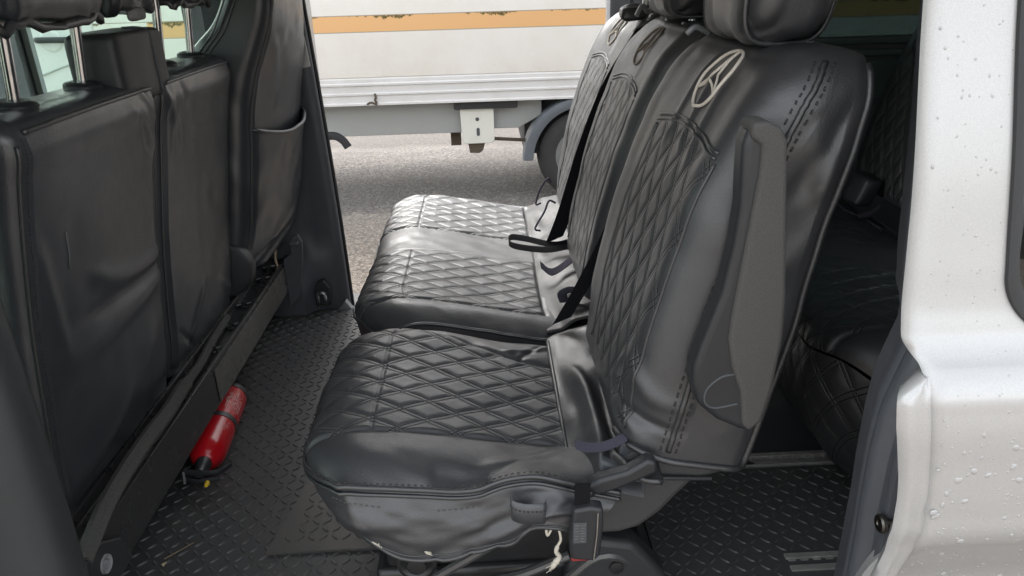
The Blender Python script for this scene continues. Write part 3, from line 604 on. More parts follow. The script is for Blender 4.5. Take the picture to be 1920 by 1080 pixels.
# ------------------------------------------------------------------ seats
class Loft: pass
def loft_back(parent, name, y0, y1, table, mats, rf=.065, rr=.03, nf=110, nr=14, nside=16, nrow=170, dx=0., topR=.07, shear=0., bow=0.,
              quilt=None, front=(), rear=(), side=(), noise=.0025, seed=1, botclose=False, rearbow=0., rough_noise=.0, twist=0., fk=.40):
    """upholstered back: horizontal rounded slices; table rows are (z, x front, x rear)"""
    T = np.array(table, float); zq = np.linspace(T[0, 0], T[-1, 0], 600)
    xf = hermite(T[:, 0], T[:, 1], zq); xr = hermite(T[:, 0], T[:, 2], zq)
    L = np.concatenate([[0], np.cumsum(np.hypot(np.diff(xf), np.diff(zq))+np.hypot(np.diff(xr), np.diff(zq)))])
    s = np.linspace(0, L[-1], nrow); z = np.interp(s, L, zq); xf = np.interp(z, zq, xf)+dx; xr = np.interp(z, zq, xr)+dx
    Lf = np.concatenate([[0], np.cumsum(np.hypot(np.diff(xf), np.diff(z)))])
    zt = z[-1]; rows = []; tags = None; Vs = []
    for i in range(nrow):
        a = max(0., z[i]-(zt-topR)); ins = topR*(1-math.sqrt(max(0, 1-(a/topR)**2)))*.9
        ya, yb = y0+ins, y1-ins; th = xr[i]-xf[i]; f = min(rf, th*fk); r = min(rr, th*.22); ym = (ya+yb)/2
        pts = []; tg = []
        h = nr//2
        for k in range(h): pts.append((xr[i], ym+(ya+r-ym)*k/h)); tg.append(0)
        for k in range(5): t = k/5*pi/2; pts.append((xr[i]-r+r*cos(t), ya+r-r*sin(t))); tg.append(1)
        for k in range(nside): q = k/nside; pts.append((xr[i]-r+(xf[i]+f-xr[i]+r)*q, ya)); tg.append(2)
        for k in range(12): t = k/12*pi/2; pts.append((xf[i]+f-f*sin(t), ya+f-f*cos(t))); tg.append(3)
        for k in range(nf): q = k/(nf-1); pts.append((xf[i], ya+f+(yb-ya-2*f)*q)); tg.append(4)
        for k in range(1, 13): t = k/12*pi/2; pts.append((xf[i]+f-f*cos(t), yb-f+f*sin(t))); tg.append(5)
        for k in range(1, nside+1): q = k/nside; pts.append((xf[i]+f+(xr[i]-r-xf[i]-f)*q, yb)); tg.append(6)
        for k in range(1, 6): t = k/5*pi/2; pts.append((xr[i]-r+r*sin(t), yb-r+r*cos(t))); tg.append(7)
        for k in range(1, h): pts.append((xr[i], yb-r+(ym-yb+r)*k/h)); tg.append(0)
        rows.append([(p[0], p[1], z[i]) for p in pts]); tags = tg
    P = np.array(rows); tags = np.array(tags); n, m = P.shape[:2]
    Sg = np.broadcast_to(Lf[:, None], (n, m)); Yg = P[:, :, 1].copy(); Xg = P[:, :, 0].copy()
    isf = (tags >= 3) & (tags <= 5); wf = np.where(isf, 1., 0.)[None, :]
    nx = np.concatenate([P[:, -1:], P, P[:, :1]], 1); nrm = np.cross(np.gradient(nx, axis=0), np.gradient(nx, axis=1))[:, 1:-1]
    nrm /= np.maximum(np.linalg.norm(nrm, axis=2)[..., None], 1e-9)
    # make normals point outward: rear-most column must point +x
    if nrm[n//3, 1, 0] < 0: nrm = -nrm
    D = noise*vnoise(Yg*9+seed*3.1, Sg*7+seed+Xg*8, seed)+noise*.5*vnoise(Yg*23+seed, Sg*17+Xg*20, seed+5)
    if rough_noise: D += rough_noise*vnoise(Yg*30+Xg*30, Sg*12, seed+9)
    fade = sstep(0, .02, Sg)*sstep(Lf[-1], Lf[-1]-.03, Sg)
    b_ = (Yg-(y0+y1)/2)/((y1-y0)/2)
    wb = np.zeros(m); wb[tags == 3] = sstep(-.1, 1, np.linspace(0, 1, (tags == 3).sum())); wb[tags == 4] = 1; wb[tags == 5] = sstep(-.1, 1, np.linspace(1, 0, (tags == 5).sum()))
    D += wb[None]*bow*np.exp(-((np.abs(b_)-.88)/.16)**2)*sstep(.0, .1, Sg)*sstep(Lf[-1], Lf[-1]-.14, Sg)
    D += np.where(tags == 0, 1., 0.)[None, :]*rearbow*(1-b_**2)
    for fo in front: D += wf*fold(Yg, Sg, *fo)
    wr_ = np.where((tags <= 1) | (tags == 7), 1., 0.)[None, :]
    for fo in rear: D += wr_*fold(Yg, Sg, *fo)
    ws = np.where(tags == 2, 1., 0.)[None, :]
    for fo in side: D += ws*fold(Xg-dx, Sg, *fo)
    mi = np.zeros((n-1, m), int)
    if quilt:
        ya, yb, s0, s1, arch, A = quilt; yc = (ya+yb)/2
        top = s1-arch*((Yg-yc)/((yb-ya)/2))**2
        q = sstep(ya, ya+.012, Yg)*sstep(yb, yb-.012, Yg)*sstep(s0, s0+.01, Sg)*sstep(top, top-.012, Sg)*wf
        D += q*(quiltpuff(Sg, Yg-yc, A)-.002)-.002*wf*(np.exp(-((Yg-ya)/.006)**2)+np.exp(-((Yg-yb)/.006)**2))*sstep(s0, s0+.02, Sg)*sstep(top+.01, top-.02, Sg)
        mk = (q > .02); mi = (mk[:-1] & mk[1:] & np.roll(mk, -1, 1)[:-1] & np.roll(mk, -1, 1)[1:]).astype(int)
    P = P+nrm*D[..., None]*np.maximum(fade, 0)[..., None]
    if twist: P[:, :, 0] -= twist*np.clip(1-(P[:, :, 1]-y0)/(y1-y0), 0, 1)*sstep(1.56, 1.28, P[:, :, 2])
    if shear:
        k_ = sstep(.30, .0, Sg); P[:, :, 2] -= shear*(P[:, :, 0]-dx-.19)*k_
    b = MB(); UV = np.stack([Sg, Yg-(y0+y1)/2 if not quilt else Yg-(quilt[0]+quilt[1])/2], 2)
    b.grid(P, True, mi.ravel(), UV)
    b.f.append(tuple((n-1)*m+i for i in range(m))); b.mi.append(0)
    if botclose: b.f.append(tuple(range(m))[::-1]); b.mi.append(0)
    o = b.build(name, mats, parent, angle=0)
    R = Loft(); R.o = o; R.P = P; R.N = nrm; R.tags = tags; R.Lf = Lf
    fc = np.where(isf)[0]; sc = np.where((tags == 2) | (tags == 3))[0]; rc = None
    def on(cols, key):
        def f(a, s_, h=0.):
            i = np.interp(s_, Lf, np.arange(n)); i0 = int(min(i, n-2)); u = i-i0
            k = key(i0)[cols]; order = np.argsort(k); j = np.interp(a, k[order], np.arange(len(cols))); j0 = int(min(j, len(cols)-2)); v = j-j0
            c0, c1 = cols[order[j0]], cols[order[j0+1]]
            p = (P[i0, c0]*(1-u)+P[i0+1, c0]*u)*(1-v)+(P[i0, c1]*(1-u)+P[i0+1, c1]*u)*v
            return p+nrm[i0, c0]*h
        return f
    R.front = on(fc, lambda i: Yg[i]); R.side = on(sc, lambda i: Xg[i]); R.quilt = quilt
    rcol = np.where((tags <= 1) | (tags == 7))[0]; R.rear = on(rcol, lambda i: Yg[i]); R.xf = lambda s_: np.interp(s_, Lf, xf); R.xr = lambda s_: np.interp(s_, Lf, xr)
    return R

def emblem(L, yc, sc, R, r, mat, part, a0=0., a1=2*pi):
    b = MB(); E = lambda q: L.front(yc+q[0], sc+q[1], .002)
    b.tube([E((R*sin(t), R*cos(t))) for t in np.linspace(a0, a1, 40)], r, 6, flat=1)
    star = []
    for k in range(6):
        t = k*pi/3; rr = R*.96 if k % 2 == 0 else R*.15; star.append((rr*sin(t), rr*cos(t)))
    pts = []
    for k in range(6):
        p, q = np.array(star[k]), np.array(star[(k+1) % 6])
        for u in np.linspace(0, 1, 9)[:-1]: pts.append(E(p+(q-p)*u))
    b.tube(pts, r*.8, 6, closed=True); return b.build('emblem', mat, part, angle=0)
def arch_piping(L, part, r=.0026):
    ya, yb, s0, s1, arch, A = L.quilt; yc = (ya+yb)/2
    b = MB()
    for off in (.001, .009):
        b.tube([L.front(y, s1+off-arch*((y-yc)/((yb-ya)/2))**2, .0008) for y in np.linspace(ya+.006, yb-.006, 40)], r, 8)
    o = b.build('piping', M_LEA, part, angle=0)
    for y in (ya+.004, yb-.004):
        b = MB(); b.tube([L.front(y, q, .0005) for q in np.linspace(s0, s1-arch-.004, 70)], .0024, 6); b.build('panel_seam', M_LEA, part, angle=0)
    return o

def superbox(c, size, e1=.35, e2=.35, n=40, m=64, noise=.002, seed=3, tilt=0., pinch=0., pinch_y=None, wr=0.):
    cx_, cy_, cz_ = c; a, b_, h = [q/2 for q in size]
    ph = np.linspace(-pi/2, pi/2, n); th = np.linspace(0, 2*pi, m, endpoint=False)
    sg = lambda w_, e: np.sign(w_)*np.abs(w_)**e
    PH, TH = np.meshgrid(ph, th, indexing='ij')
    x = a*sg(np.cos(PH), e1)*sg(np.cos(TH), e2); y = b_*sg(np.cos(PH), e1)*sg(np.sin(TH), e2); z = h*sg(np.sin(PH), e1)
    P = np.stack([x, y, z], 2); nn = P/np.array([a, b_, h])**2; nn /= np.maximum(np.linalg.norm(nn, axis=2)[..., None], 1e-9)
    D = noise*vnoise(x*28+9+z*11, y*22+5+z*15, seed)
    if wr: D += wr*vnoise((x+y)*55+7, z*14+4, seed+2)*sstep(.2*h, -h, z)
    P = P+nn*D[..., None]
    if tilt: P[:, :, 0] += tilt*(P[:, :, 2]+h)
    return P+np.array([cx_, cy_, cz_+h])
def headrest(parent, x, y, z, sx, sy, sz, tilt, mat, seed, posts=True, pz=1.48, seam=True, py=.085, post_len=0, wr=.007):
    P = superbox((x, y, z), (sx, sy, sz), .50, .46, n=60, m=90, noise=.003, seed=seed, tilt=tilt, wr=wr); b = MB(); b.grid(P, True); o = b.build('headrest', mat, parent, angle=0)
    if seam:
        for sgn in (-1, 1):
            b = MB(); yy = y+sgn*sy*.36; n = 40; pts = []
            for t in np.linspace(0, 2*pi, n, endpoint=False):
                e = .50; cx_ = np.sign(cos(t))*abs(cos(t))**e*sx/2*1.0; cz_ = np.sign(sin(t))*abs(sin(t))**e*sz/2*1.0
                pts.append((x+cx_*.985+tilt*(cz_+sz/2), yy, z+sz/2+cz_*.985))
            b.tube(pts, .0042, 6, closed=True); b.build('piping', M_PIPE, o, angle=0)
    if posts:
        for sgn in (-1, 1):
            b = MB(); b.tube([(x-.0, y+sgn*py, pz), (x+tilt*.1, y+sgn*py, z+sz*.4)], .0085, 16); b.build('post', M_CHROME, o)
            b = MB(); b.lathe((x, y+sgn*py, pz-.004), (0, 0, 1), [(0, .022), (.008, .021), (.011, .017), (.011, .010)], 20); b.build('post_collar', M_PLA, o)
    return o

def cushion(parent, y0, y1, quilts, dx=0., dz=0., mats=None, rear_x=.118, hero=False, seed=1, nb=None, ns=260, A=.0030):
    prof = [(.215, .868), (.13, .873), (.03, .888), (-.07, .908), (-.16, .924), (-.225, .930), (-.270, .923), (-.300, .910), (-.314, .893), (-.319, .876)]
    C_ = cr([(p[0], 0, p[1]) for p in prof], ns); L = np.concatenate([[0], np.cumsum(np.linalg.norm(np.diff(C_, axis=0), axis=1))])
    wd = y1-y0; nb = nb or int(wd/.0032); bb = np.linspace(0, 1, nb)
    bb = np.concatenate([np.linspace(0, .06, 14)[:-1], np.linspace(.06, .94, nb), np.linspace(.94, 1, 14)[1:]]); nb = len(bb)
    PX = np.broadcast_to(C_[:, 0][:, None], (ns, nb)).copy(); PZ = np.broadcast_to(C_[:, 2][:, None], (ns, nb)).copy(); Yg = y0+wd*np.broadcast_to(bb[None], (ns, nb)); Sg = np.broadcast_to(L[:, None], (ns, nb))
    dn = Yg-y0; df = y1-Yg; xr = .215
    pull = np.where(dn < .16, .085*(1-dn/.16)**2, 0)+np.where(df < .10, .05*(1-df/.10)**2, 0)
    PX = xr+(PX-xr)*((xr-(-.319+pull))/(xr+.319))
    zp = hermite([-.30, -.25, -.184, -.10, -.06, -.03, .014, .05, .12, .22], [.900, .914, .913, .905, .902, .905, .917, .919, .902, .872], PX) if hero else PZ-.02
    en = np.where(dn < .075, (1-dn/.075)**2.2, 0); ef = np.where(df < .06, (1-df/.06)**2.2, 0)
    PZ = np.maximum(PZ, .876+.032*np.clip(1-dn/.16, 0, 1)**1.5) if hero else PZ; PZ = PZ*(1-en)+en*(zp if hero else np.minimum(zp, PZ+.01)); PZ = PZ-ef*.028
    PZ += .006*np.sin(np.clip(dn/.13, 0, 1)*pi)+.004*np.sin(np.clip(df/.12, 0, 1)*pi)
    P = np.stack([PX+dx, Yg, PZ+dz], 2); nn = normals(P); 
    if nn[20, nb//2, 2] < 0: nn = -nn
    D = .0028*vnoise(Yg*10+seed, Sg*9+3, seed)+.0012*vnoise(Yg*30+seed, Sg*26, seed+4)
    mi = np.zeros((ns-1, nb-1), int); V = Yg.copy()
    sr = np.interp(-rear_x, -C_[:, 0], L)
    for (qa, qb, ta, tb) in quilts:      # y bounds at nose, taper at rear
        k_ = sstep(L[-1]*.75, sr, Sg); ya = qa+ta*k_; yb = qb+tb*k_
        q = sstep(ya-.001, ya+.012, Yg)*sstep(yb+.001, yb-.012, Yg)*sstep(sr, sr+.008, Sg)
        D += q*(quiltpuff(Sg, Yg-(qa+qb)/2, A)+.001)-.0025*(np.exp(-((Yg-ya)/.005)**2)+np.exp(-((Yg-yb)/.005)**2))*sstep(sr-.01, sr, Sg)
        D -= .0025*np.exp(-((Sg-sr)/.006)**2)*(Yg > ya)*(Yg < yb)
        mk = q > .02; mi |= (mk[:-1, :-1] & mk[1:, 1:] & mk[1:, :-1] & mk[:-1, 1:])
        V = np.where((Yg > ya-.02) & (Yg < yb+.02), Yg-(qa+qb)/2, V)
        xs_ = np.interp(-(-.205), -C_[:, 0], L); D -= .0022*q*np.exp(-((Sg-xs_)/.003)**2)
    if hero:
        for fo in HERO_FOLDS: D += fold(PX, Yg, *fo)
    P = P+nn*D[..., None]
    b = MB(); b.grid(P, False, mi.ravel(), np.stack([Sg, V], 2)); o = b.build('cushion', mats or [M_LEA, M_QUI], parent, angle=0)
    R = Loft(); R.o = o; R.P = P; R.N = nn; R.C = C_; R.Lf = L; R.sr = sr
    def at(x, y, h=0.):
        dd = (P[:, :, 0]-x)**2+(P[:, :, 1]-y)**2-(P[:, :, 2]-.80)*.002; i, j = np.unravel_index(np.argmin(dd), dd.shape); return P[i, j]+nn[i, j]*h
    R.at = at; return R
HERO_FOLDS = [((-.02, .93), (.11, 1.0), .012, .004), ((.02, 1.32), (.11, 1.36), .008, .005), ((.05, 1.30), (.10, 1.38), .006, -.004), ((-.10, .905), (-.02, .90), .02, -.006), ((-.03, 1.34), (.10, 1.30), .02, .006)]

# ---- single seat nearest the door
BACK = [(.93, .183, .375), (.98, .190, .388), (1.10, .212, .417), (1.22, .243, .440), (1.33, .280, .462), (1.41, .318, .478), (1.455, .348, .484), (1.482, .376, .482), (1.496, .402, .474), (1.500, .425, .462)]
ss = thing('single_seat', 'single black quilted leather seat nearest the camera with a folded up armrest on its side', 'car seat', (.05, 1.15, ZF))
cu = cushion(ss, .885, 1.415, [(1.010, 1.385, .010, -.100)], hero=True, seed=2)
# perimeter piping and skirt
pr = np.concatenate([cu.P[20:-1, 0], cu.P[-1, :, :]]); pr = cr(pr[::6], 220)
b = MB(); b.tube(pr, .0042, 8); b.build('piping', M_PIPE, cu.o, angle=0)
b = MB(); b.tube(pr-np.array([0, .001, .011]), .0032, 8); b.build('lower_piping', M_PIPE, cu.o, angle=0)
b = MB()
for i in range(0, 215, 2): q = pr[i]; b.tube([q+np.array([0, .000, .0085]), pr[i+1]+np.array([0, .000, .0085])], .0011, 5)
b.build('stitching', M_TSTITCH, cu.o, angle=0)
top = pr[::1]; nS = len(top)
bx_ = cr([(.125, .872, .832), (.10, .868, .836), (.079, .866, .843), (.045, .866, .843), (.030, .866, .832), (.014, .866, .814), (-.034, .866, .803), (-.091, .866, .792), (-.150, .868, .796), (-.195, .885, .812), (-.225, .925, .80), (-.245, 1.0, .785), (-.25, 1.2, .78), (-.25, 1.415, .78)], 400)
# match bottom to top by share of length past the corner
lt = np.concatenate([[0], np.cumsum(np.linalg.norm(np.diff(top, axis=0), axis=1))]); lb = np.concatenate([[0], np.cumsum(np.linalg.norm(np.diff(bx_, axis=0), axis=1))])
it = int(np.argmin(np.abs(top[:, 0]+.275)+np.abs(top[:, 1]-.92))); ib = int(np.argmin(np.abs(bx_[:, 0]+.205)+np.abs(bx_[:, 1]-.90)))
uq = np.concatenate([lt[:it]/lt[it]*lb[ib], lb[ib]+(lt[it:]-lt[it])/(lt[-1]-lt[it])*(lb[-1]-lb[ib])])
bot = np.stack([np.interp(uq, lb, bx_[:, k]) for k in range(3)], 1)
nv_ = 46; rows = []
hz = np.stack([np.gradient(top[:, 1]), -np.gradient(top[:, 0])], 1); hz /= np.maximum(np.linalg.norm(hz, axis=1)[:, None], 1e-9)
mid_dir = np.stack([hz[:, 0], hz[:, 1], np.zeros(nS)], 1)
if mid_dir[20, 1] > 0: mid_dir = -mid_dir
for j in range(nv_):
    v = j/(nv_-1); p = top*(1-v)+bot*v-np.array([0, 0, .006])*(1-v)
    x, zz_ = p[:, 0], p[:, 2]
    dsp = .010*np.sin(v*pi)**.8-.004*(1-v)+.0035*vnoise(uq*13, np.full(nS, v*4+2.), 12)+.0016*vnoise(uq*40, np.full(nS, v*9), 13)
    dsp += fold(uq, np.full(nS, v*.13), (.02, .05), (.16, .10), .014, .007)+fold(uq, np.full(nS, v*.13), (.10, .06), (.26, .12), .016, -.006)+fold(uq, np.full(nS, v*.13), (.06, .02), (.10, .10), .012, .006)+fold(uq, np.full(nS, v*.13), (.26, .03), (.40, .11), .02, .004)
    for sp_ in (.19, .245, .15): dsp -= .004*np.exp(-((uq-sp_)/.008)**2)*sstep(.80, 1, v)
    rows.append(p+mid_dir*dsp[:, None])
SK = np.array(rows); b = MB(); b.grid(SK); sk_ = b.build('cover_skirt', M_LEA, ss, angle=0)
b = MB(); hemline = SK[-1]; b.tube(hemline[::3], .0035, 8); b.tube((SK[-5]+mid_dir*.0005)[::3], .0012, 6); b.build('hem', M_PIPE, sk_, angle=0)
M_LOOSE = fabric('loose_thread', (.10, .098, .09))
for (a_, c_, vv) in ((150, 185, 9), (88, 118, 10)):
    b = MB()
    for i in range(int(a_*.55), int(c_*.55), 2): b.tube([SK[vv, i]+mid_dir[i]*.0006, SK[vv, i+1]+mid_dir[i+1]*.0006], .0009, 5)
    b.build('loose_stitching', M_LOOSE, sk_, angle=0)
for i in (70, 92, 112):
    b = MB()
    for q in range(4): b.tube([SK[-4-q, i]+mid_dir[i]*.001, SK[-6-q, i+random.choice((-1, 1, 2))]+mid_dir[i]*.002], .0010, 5)
    b.build('frayed_thread', M_CORD, sk_, angle=0)
# strap loop on the skirt
b = MB(); G = []
for (x, dy, z) in [(.014, .0, .905), (.016, -.010, .904), (.030, -.016, .902), (.046, -.016, .900), (.062, -.012, .897), (.066, -.002, .896)]:
    G.append([(x, .864+dy, z+.002), (x, .861+dy, z), (x, .861+dy, z-.032), (x, .864+dy, z-.034), (x, .867+dy, z-.032), (x, .867+dy, z)])
G = np.array([cr(np.array(G)[:, k], 24) for k in range(6)]).transpose(1, 0, 2); b.grid(G, True); lp = b.build('strap_loop', M_LEA_DK, ss, angle=60)
b = MB()
for k in range(1, 22, 2): b.tube([G[k, 1]*.72+G[k, 2]*.28-np.array([0, .0012, 0]), G[k+1, 1]*.72+G[k+1, 2]*.28-np.array([0, .0012, 0])], .0009, 5)
b.build('stitching', M_TSTITCH, lp, angle=0)
# loose tail of the cover hanging into the gap between cushion and back
b = MB(); nr_, nc_ = 60, 44; rows = []
for i in range(nr_):
    u = i/(nr_-1); y = .888+u*.50
    row = []
    for j in range(nc_):
        v = j/(nc_-1); x = .112+.13*v; zb = float(np.interp(.112, -cu.C[::-1, 0]*-1, cu.C[::-1, 2]))
        z = .876+.010*u+(.034*v+.020*sin(v*pi*.9))*(1-.3*u)
        z += float(fold(np.array(v*.12), np.array(u*.5), (.035, .0), (.03, .34), .012, .022, -.014))+float(fold(np.array(v*.12), np.array(u*.5), (.075, -.02), (.06, .10), .010, .018))-float(fold(np.array(v*.12), np.array(u*.5), (.07, .05), (.07, .30), .018, .016))
        z += -.012*(1-u)**3
        row.append((x, y-.006*(1-u)*v, z))
    rows.append(row)
rows = np.array(rows); rows[:, :, 2] += .003*vnoise(rows[:, :, 0]*40, rows[:, :, 1]*22, 31)
b.grid(rows); tl = b.build('cover_tail', M_LEA, ss, angle=0, solid=.003)
b = MB(); b.tube([rows[0, j]+np.array([0, -.001, .001]) for j in range(0, nc_, 3)], .005, 8); b.build('hem', M_PIPE, tl, angle=0); b = MB(); b.tube([rows[i, 0]+np.array([0, 0, .002]) for i in range(0, nr_, 3)], .0038, 8); b.build('piping', M_PIPE, tl, angle=0)
b = MB(); G = []
for t in np.linspace(0, 1, 16):
    x = .118+.078*t; y = .945-.004*t; z = .924+.014*t-.012*sin(t*pi); G.append([(x, y-.007, z+.003), (x, y+.007, z+.010), (x, y+.007, z+.0115), (x, y-.007, z+.0045)])
b.grid(np.array(G), True); es = b.build('elastic_strap', M_STRAP, ss, angle=40)
# back
bk = loft_back(ss, 'backrest', .905, 1.395, BACK, [M_LEA, M_QUI], bow=.012, shear=.19, rf=.085, fk=.58, quilt=(.942, 1.262, .03, .468, .020, .0026), seed=4, noise=.0022, nside=26,
     front=[((.92, .02), (1.02, .11), .010, .009), ((.91, .055), (1.0, .065), .009, -.008), ((.92, .01), (1.03, .05), .010, .008), ((.91, .09), (.98, .15), .012, .006), ((1.09, .44), (1.12, .56), .010, .005), ((1.17, .43), (1.18, .58), .012, .005), ((1.03, .42), (1.06, .56), .012, .004)],
     side=[((.46, .34), (.41, .50), .018, .005), ((.39, .40), (.47, .56), .016, -.004), ((.37, .28), (.47, .40), .02, .004), ((.33, .05), (.42, .20), .03, .003), ((.42, .40), (.46, .52), .010, .004)])
arch_piping(bk, bk.o); emblem(bk, 1.112, .548, .050, .0026, M_THREAD, bk.o)
sm = [(.252, .02), (.275, .13), (.305, .26), (.34, .38), (.379, .50), (.405, .56), (.421, .60)]
sp_ = cr(sm, 90); b = MB(); b.tube([bk.side(q[0], q[1], .001) for q in sp_], .0045, 8); b.build('piping', M_PIPE, bk.o, angle=0)
b = MB()
for i in range(0, 89, 1):
    for off in (-.011, .011):
        if i % 2 == 0: b.tube([bk.side(sp_[i][0]+off, sp_[i][1], .001), bk.side(sp_[i+1][0]+off, sp_[i+1][1], .001)], .0014, 5)
b.build('stitching', M_TSTITCH, bk.o, angle=0)
b = MB(); cols = np.where((bk.tags >= 1) & (bk.tags <= 3))[0]; hem = bk.P[1, cols]; b.tube(hem[::2]+np.array([0, -.001, 0]), .0055, 8); b.build('hem', M_PIPE, bk.o, angle=0)
b = MB(); b.tube([bk.P[i, cols[3]]+np.array([.002, -.002, 0]) for i in range(2, len(bk.P)-8, 4)], .005, 8); b.build('edge_piping', M_PIPE, bk.o, angle=0)
hr = headrest(ss, .415, 1.155, 1.497, .125, .265, .21, .10, M_LEA, 5, pz=1.480, py=.07)
b = MB(); P = superbox((.452, 1.075, 1.480), (.022, .045, .024), .6, .6, n=24, m=40, noise=.006, seed=8, wr=.006); b.grid(P, True); b.build('frayed_elastic', M_ELAST, hr, angle=0)
b = MB(); b.tube([(.345, 1.30, 1.497), (.36, 1.30, 1.507), (.385, 1.31, 1.497)], .005, 8, smooth=12); b.build('cover_tie', M_GREYST, hr)
# armrest folded up along the near side
am = MB(); YA = .902
po = [(.307, 1.367), (.306, 1.403), (.310, 1.419), (.316, 1.427), (.335, 1.429), (.352, 1.420), (.359, 1.406), (.370, 1.317), (.382, 1.201), (.385, 1.139), (.379, 1.065), (.370, 1.014), (.353, .996), (.341, 1.0), (.306, 1.018), (.276, 1.046), (.266, 1.08), (.266, 1.105), (.275, 1.137), (.297, 1.213), (.306, 1.278), (.309, 1.327)]
am.prism(po, (0, YA, 0), (1, 0, 0), (0, 0, 1), (0, -.040, 0)); ar = am.build('armrest', M_PLA, ss, bevel=.014, bseg=4)
pd = [(.312, 1.430), (.331, 1.432), (.348, 1.423), (.356, 1.409), (.3785, 1.206), (.3815, 1.144), (.376, 1.07), (.367, 1.018), (.350, 1.001), (.340, 1.012), (.333, 1.065), (.317, 1.107), (.309, 1.148), (.311, 1.186), (.319, 1.274), (.327, 1.368), (.327, 1.404), (.312, 1.412)]
am = MB(); am.prism(pd, (0, YA+.004, 0), (1, 0, 0), (0, 0, 1), (0, -.0505, 0)); am.build('armrest_pad', M_PAD, ar, bevel=.006, bseg=3)
am = MB(); am.tube([(.325, YA-.0402, 1.092), (.305, YA-.0402, 1.088), (.287, YA-.0402, 1.070), (.286, YA-.0402, 1.050), (.300, YA-.0402, 1.040), (.332, YA-.0402, 1.045)], .0018, 6, smooth=30); am.build('hinge_cover_line', M_DARKIN, ar, angle=0)
# side shield, lever, buckle, cord, frame
b = MB(); sh = [(.225, .936), (.30, .932), (.372, .922), (.372, .90), (.352, .872), (.318, .862), (.300, .855), (.278, .83), (.255, .80), (.222, .772), (.19, .762), (.13, .762), (.05, .775), (.05, .80), (.10, .84), (.15, .885)]
b.prism(sh, (0, .935, 0), (1, 0, 0), (0, 0, 1), (0, .05, 0)); sd_ = b.build('side_shield', M_SHIELD, ss, bevel=.012, bseg=3)
b = MB(); b.tube([(.16, .930, .872), (.21, .928, .878), (.27, .930, .872), (.33, .934, .865)], .004, smooth=20); b.build('shield_crease', M_PLAM, sd_)
b = MB(); lv = [(.130, .905), (.145, .917), (.185, .928), (.215, .948), (.228, .944), (.232, .925), (.205, .912), (.175, .898), (.145, .888), (.132, .893)]
b.prism(lv, (0, .875, 0), (1, 0, 0), (0, 0, 1), (0, .024, 0)); b.build('recliner_lever', M_PLA, ss, bevel=.007, bseg=3)
b = MB(); b.box((.185, .938, .89), (.232, .955, .935)); b.prism([(.15, .93), (.22, .89), (.222, .86), (.15, .87)], (0, .905, 0), (1, 0, 0), (0, 0, 1), (0, .02, 0)); b.build('recliner_housing', M_DARKIN, ss, bevel=.005)
b = MB(); bp = [(.103, .893), (.128, .897), (.146, .893), (.147, .862), (.143, .806), (.133, .797), (.100, .802), (.098, .83)]
b.prism(bp, (0, .862, 0), (1, 0, 0), (0, 0, 1), (0, -.022, 0)); bu = b.build('seat_belt_buckle', M_PLA, ss, bevel=.005, bseg=3)
b = MB(); b.box((.101, .842, .7985), (.134, .860, .8035)); b.build('release_button', paint('buckle_red', (.32, .03, .03), 0, .4), bu, bevel=.001)
b = MB(); b.box((.103, .8385, .835), (.122, .8398, .872)); lbp = b.build('buckle_label', M_DARKIN, bu)
b = MB()
for i in range(7):
    for j in range(2):
        if random.random() < .85: b.box((.1045+j*.009, .8376, .838+i*.0048), (.1045+j*.009+random.uniform(.004, .0075), .8384, .8398+i*.0048))
b.build('label_print', fabric('label_ink', (.13, .13, .13)), lbp)
b = MB(); b.tube([(.138, .8395, .888), (.137, .8385, .85), (.133, .8385, .803)], .0016, 6); b.build('metal_edge', M_CHROME, bu)
b = MB(); b.box((.106, .850, .894), (.128, .854, .93)); b.build('buckle_stalk', M_WEB, bu)
b = MB(); b.tube([(.070, .868, .848), (.066, .866, .838), (.068, .866, .828), (.073, .867, .838)], .0022, 6, smooth=12)
b.tube([(.082, .868, .848), (.086, .864, .832), (.087, .863, .820), (.083, .862, .812), (.080, .862, .800), (.085, .862, .790), (.078, .862, .778), (.073, .862, .768)], [.0022]*14+[.0035]*8+[.004, .0045, .005, .004, .005, .0045, .0035, .0025], 7, smooth=30)
for i in range(7): b.tube([(.079+random.uniform(-.006, .006), .861, .786-i*.002), (.073+random.uniform(-.01, .008), .861, .764+random.uniform(-.004, .008))], .0008, 4)
b.build('frayed_cord', M_CORD, ss, angle=0)
b = MB(); b.box((-.22, .985, .56), (.25, 1.36, .66)); b.box((-.235, .975, ZF+.01), (-.14, 1.05, .60)); b.box((.15, .97, ZF+.01), (.27, 1.06, .62)); b.box((-.20, .99, .66), (.20, 1.34, .78))
fr = b.build('seat_frame', M_STEEL, ss, bevel=.012, bseg=3)
b = MB(); b.tube([(-.115, .962, .665), (-.06, .957, .705), (.0, .957, .745)], .008); b.tube([(-.05, .955, .655), (.03, .952, .672), (.11, .955, .705)], .008, smooth=12); b.tube([(.08, .955, .62), (.16, .955, .70), (.24, .97, .66)], .009, smooth=12); b.build('brace', metal('worn_steel', (.10, .10, .10), .3, .4), fr)
b = MB(); b.lathe((-.145, .972, .69), (0, -1, 0), [(-.02, .034), (.004, .034), (.006, .028), (.002, .022), (.006, .018), (.012, .016), (.013, .006)], 24); b.build('pivot_bolt', M_STEEL, fr)
b = MB(); b.prism([(.10, .60), (.11, .70), (.15, .735), (.22, .72), (.275, .65), (.285, .60)], (0, .955, 0), (1, 0, 0), (0, 0, 1), (0, .05, 0)); ft = b.build('foot_cover', M_PLAM, fr, bevel=.012, bseg=3)
b = MB(); b.lathe((.19, .953, .675), (0, -1, 0), [(0, .012), (.003, .012), (.004, .008)], 14); b.build('foot_bolt', M_STEEL, ft)
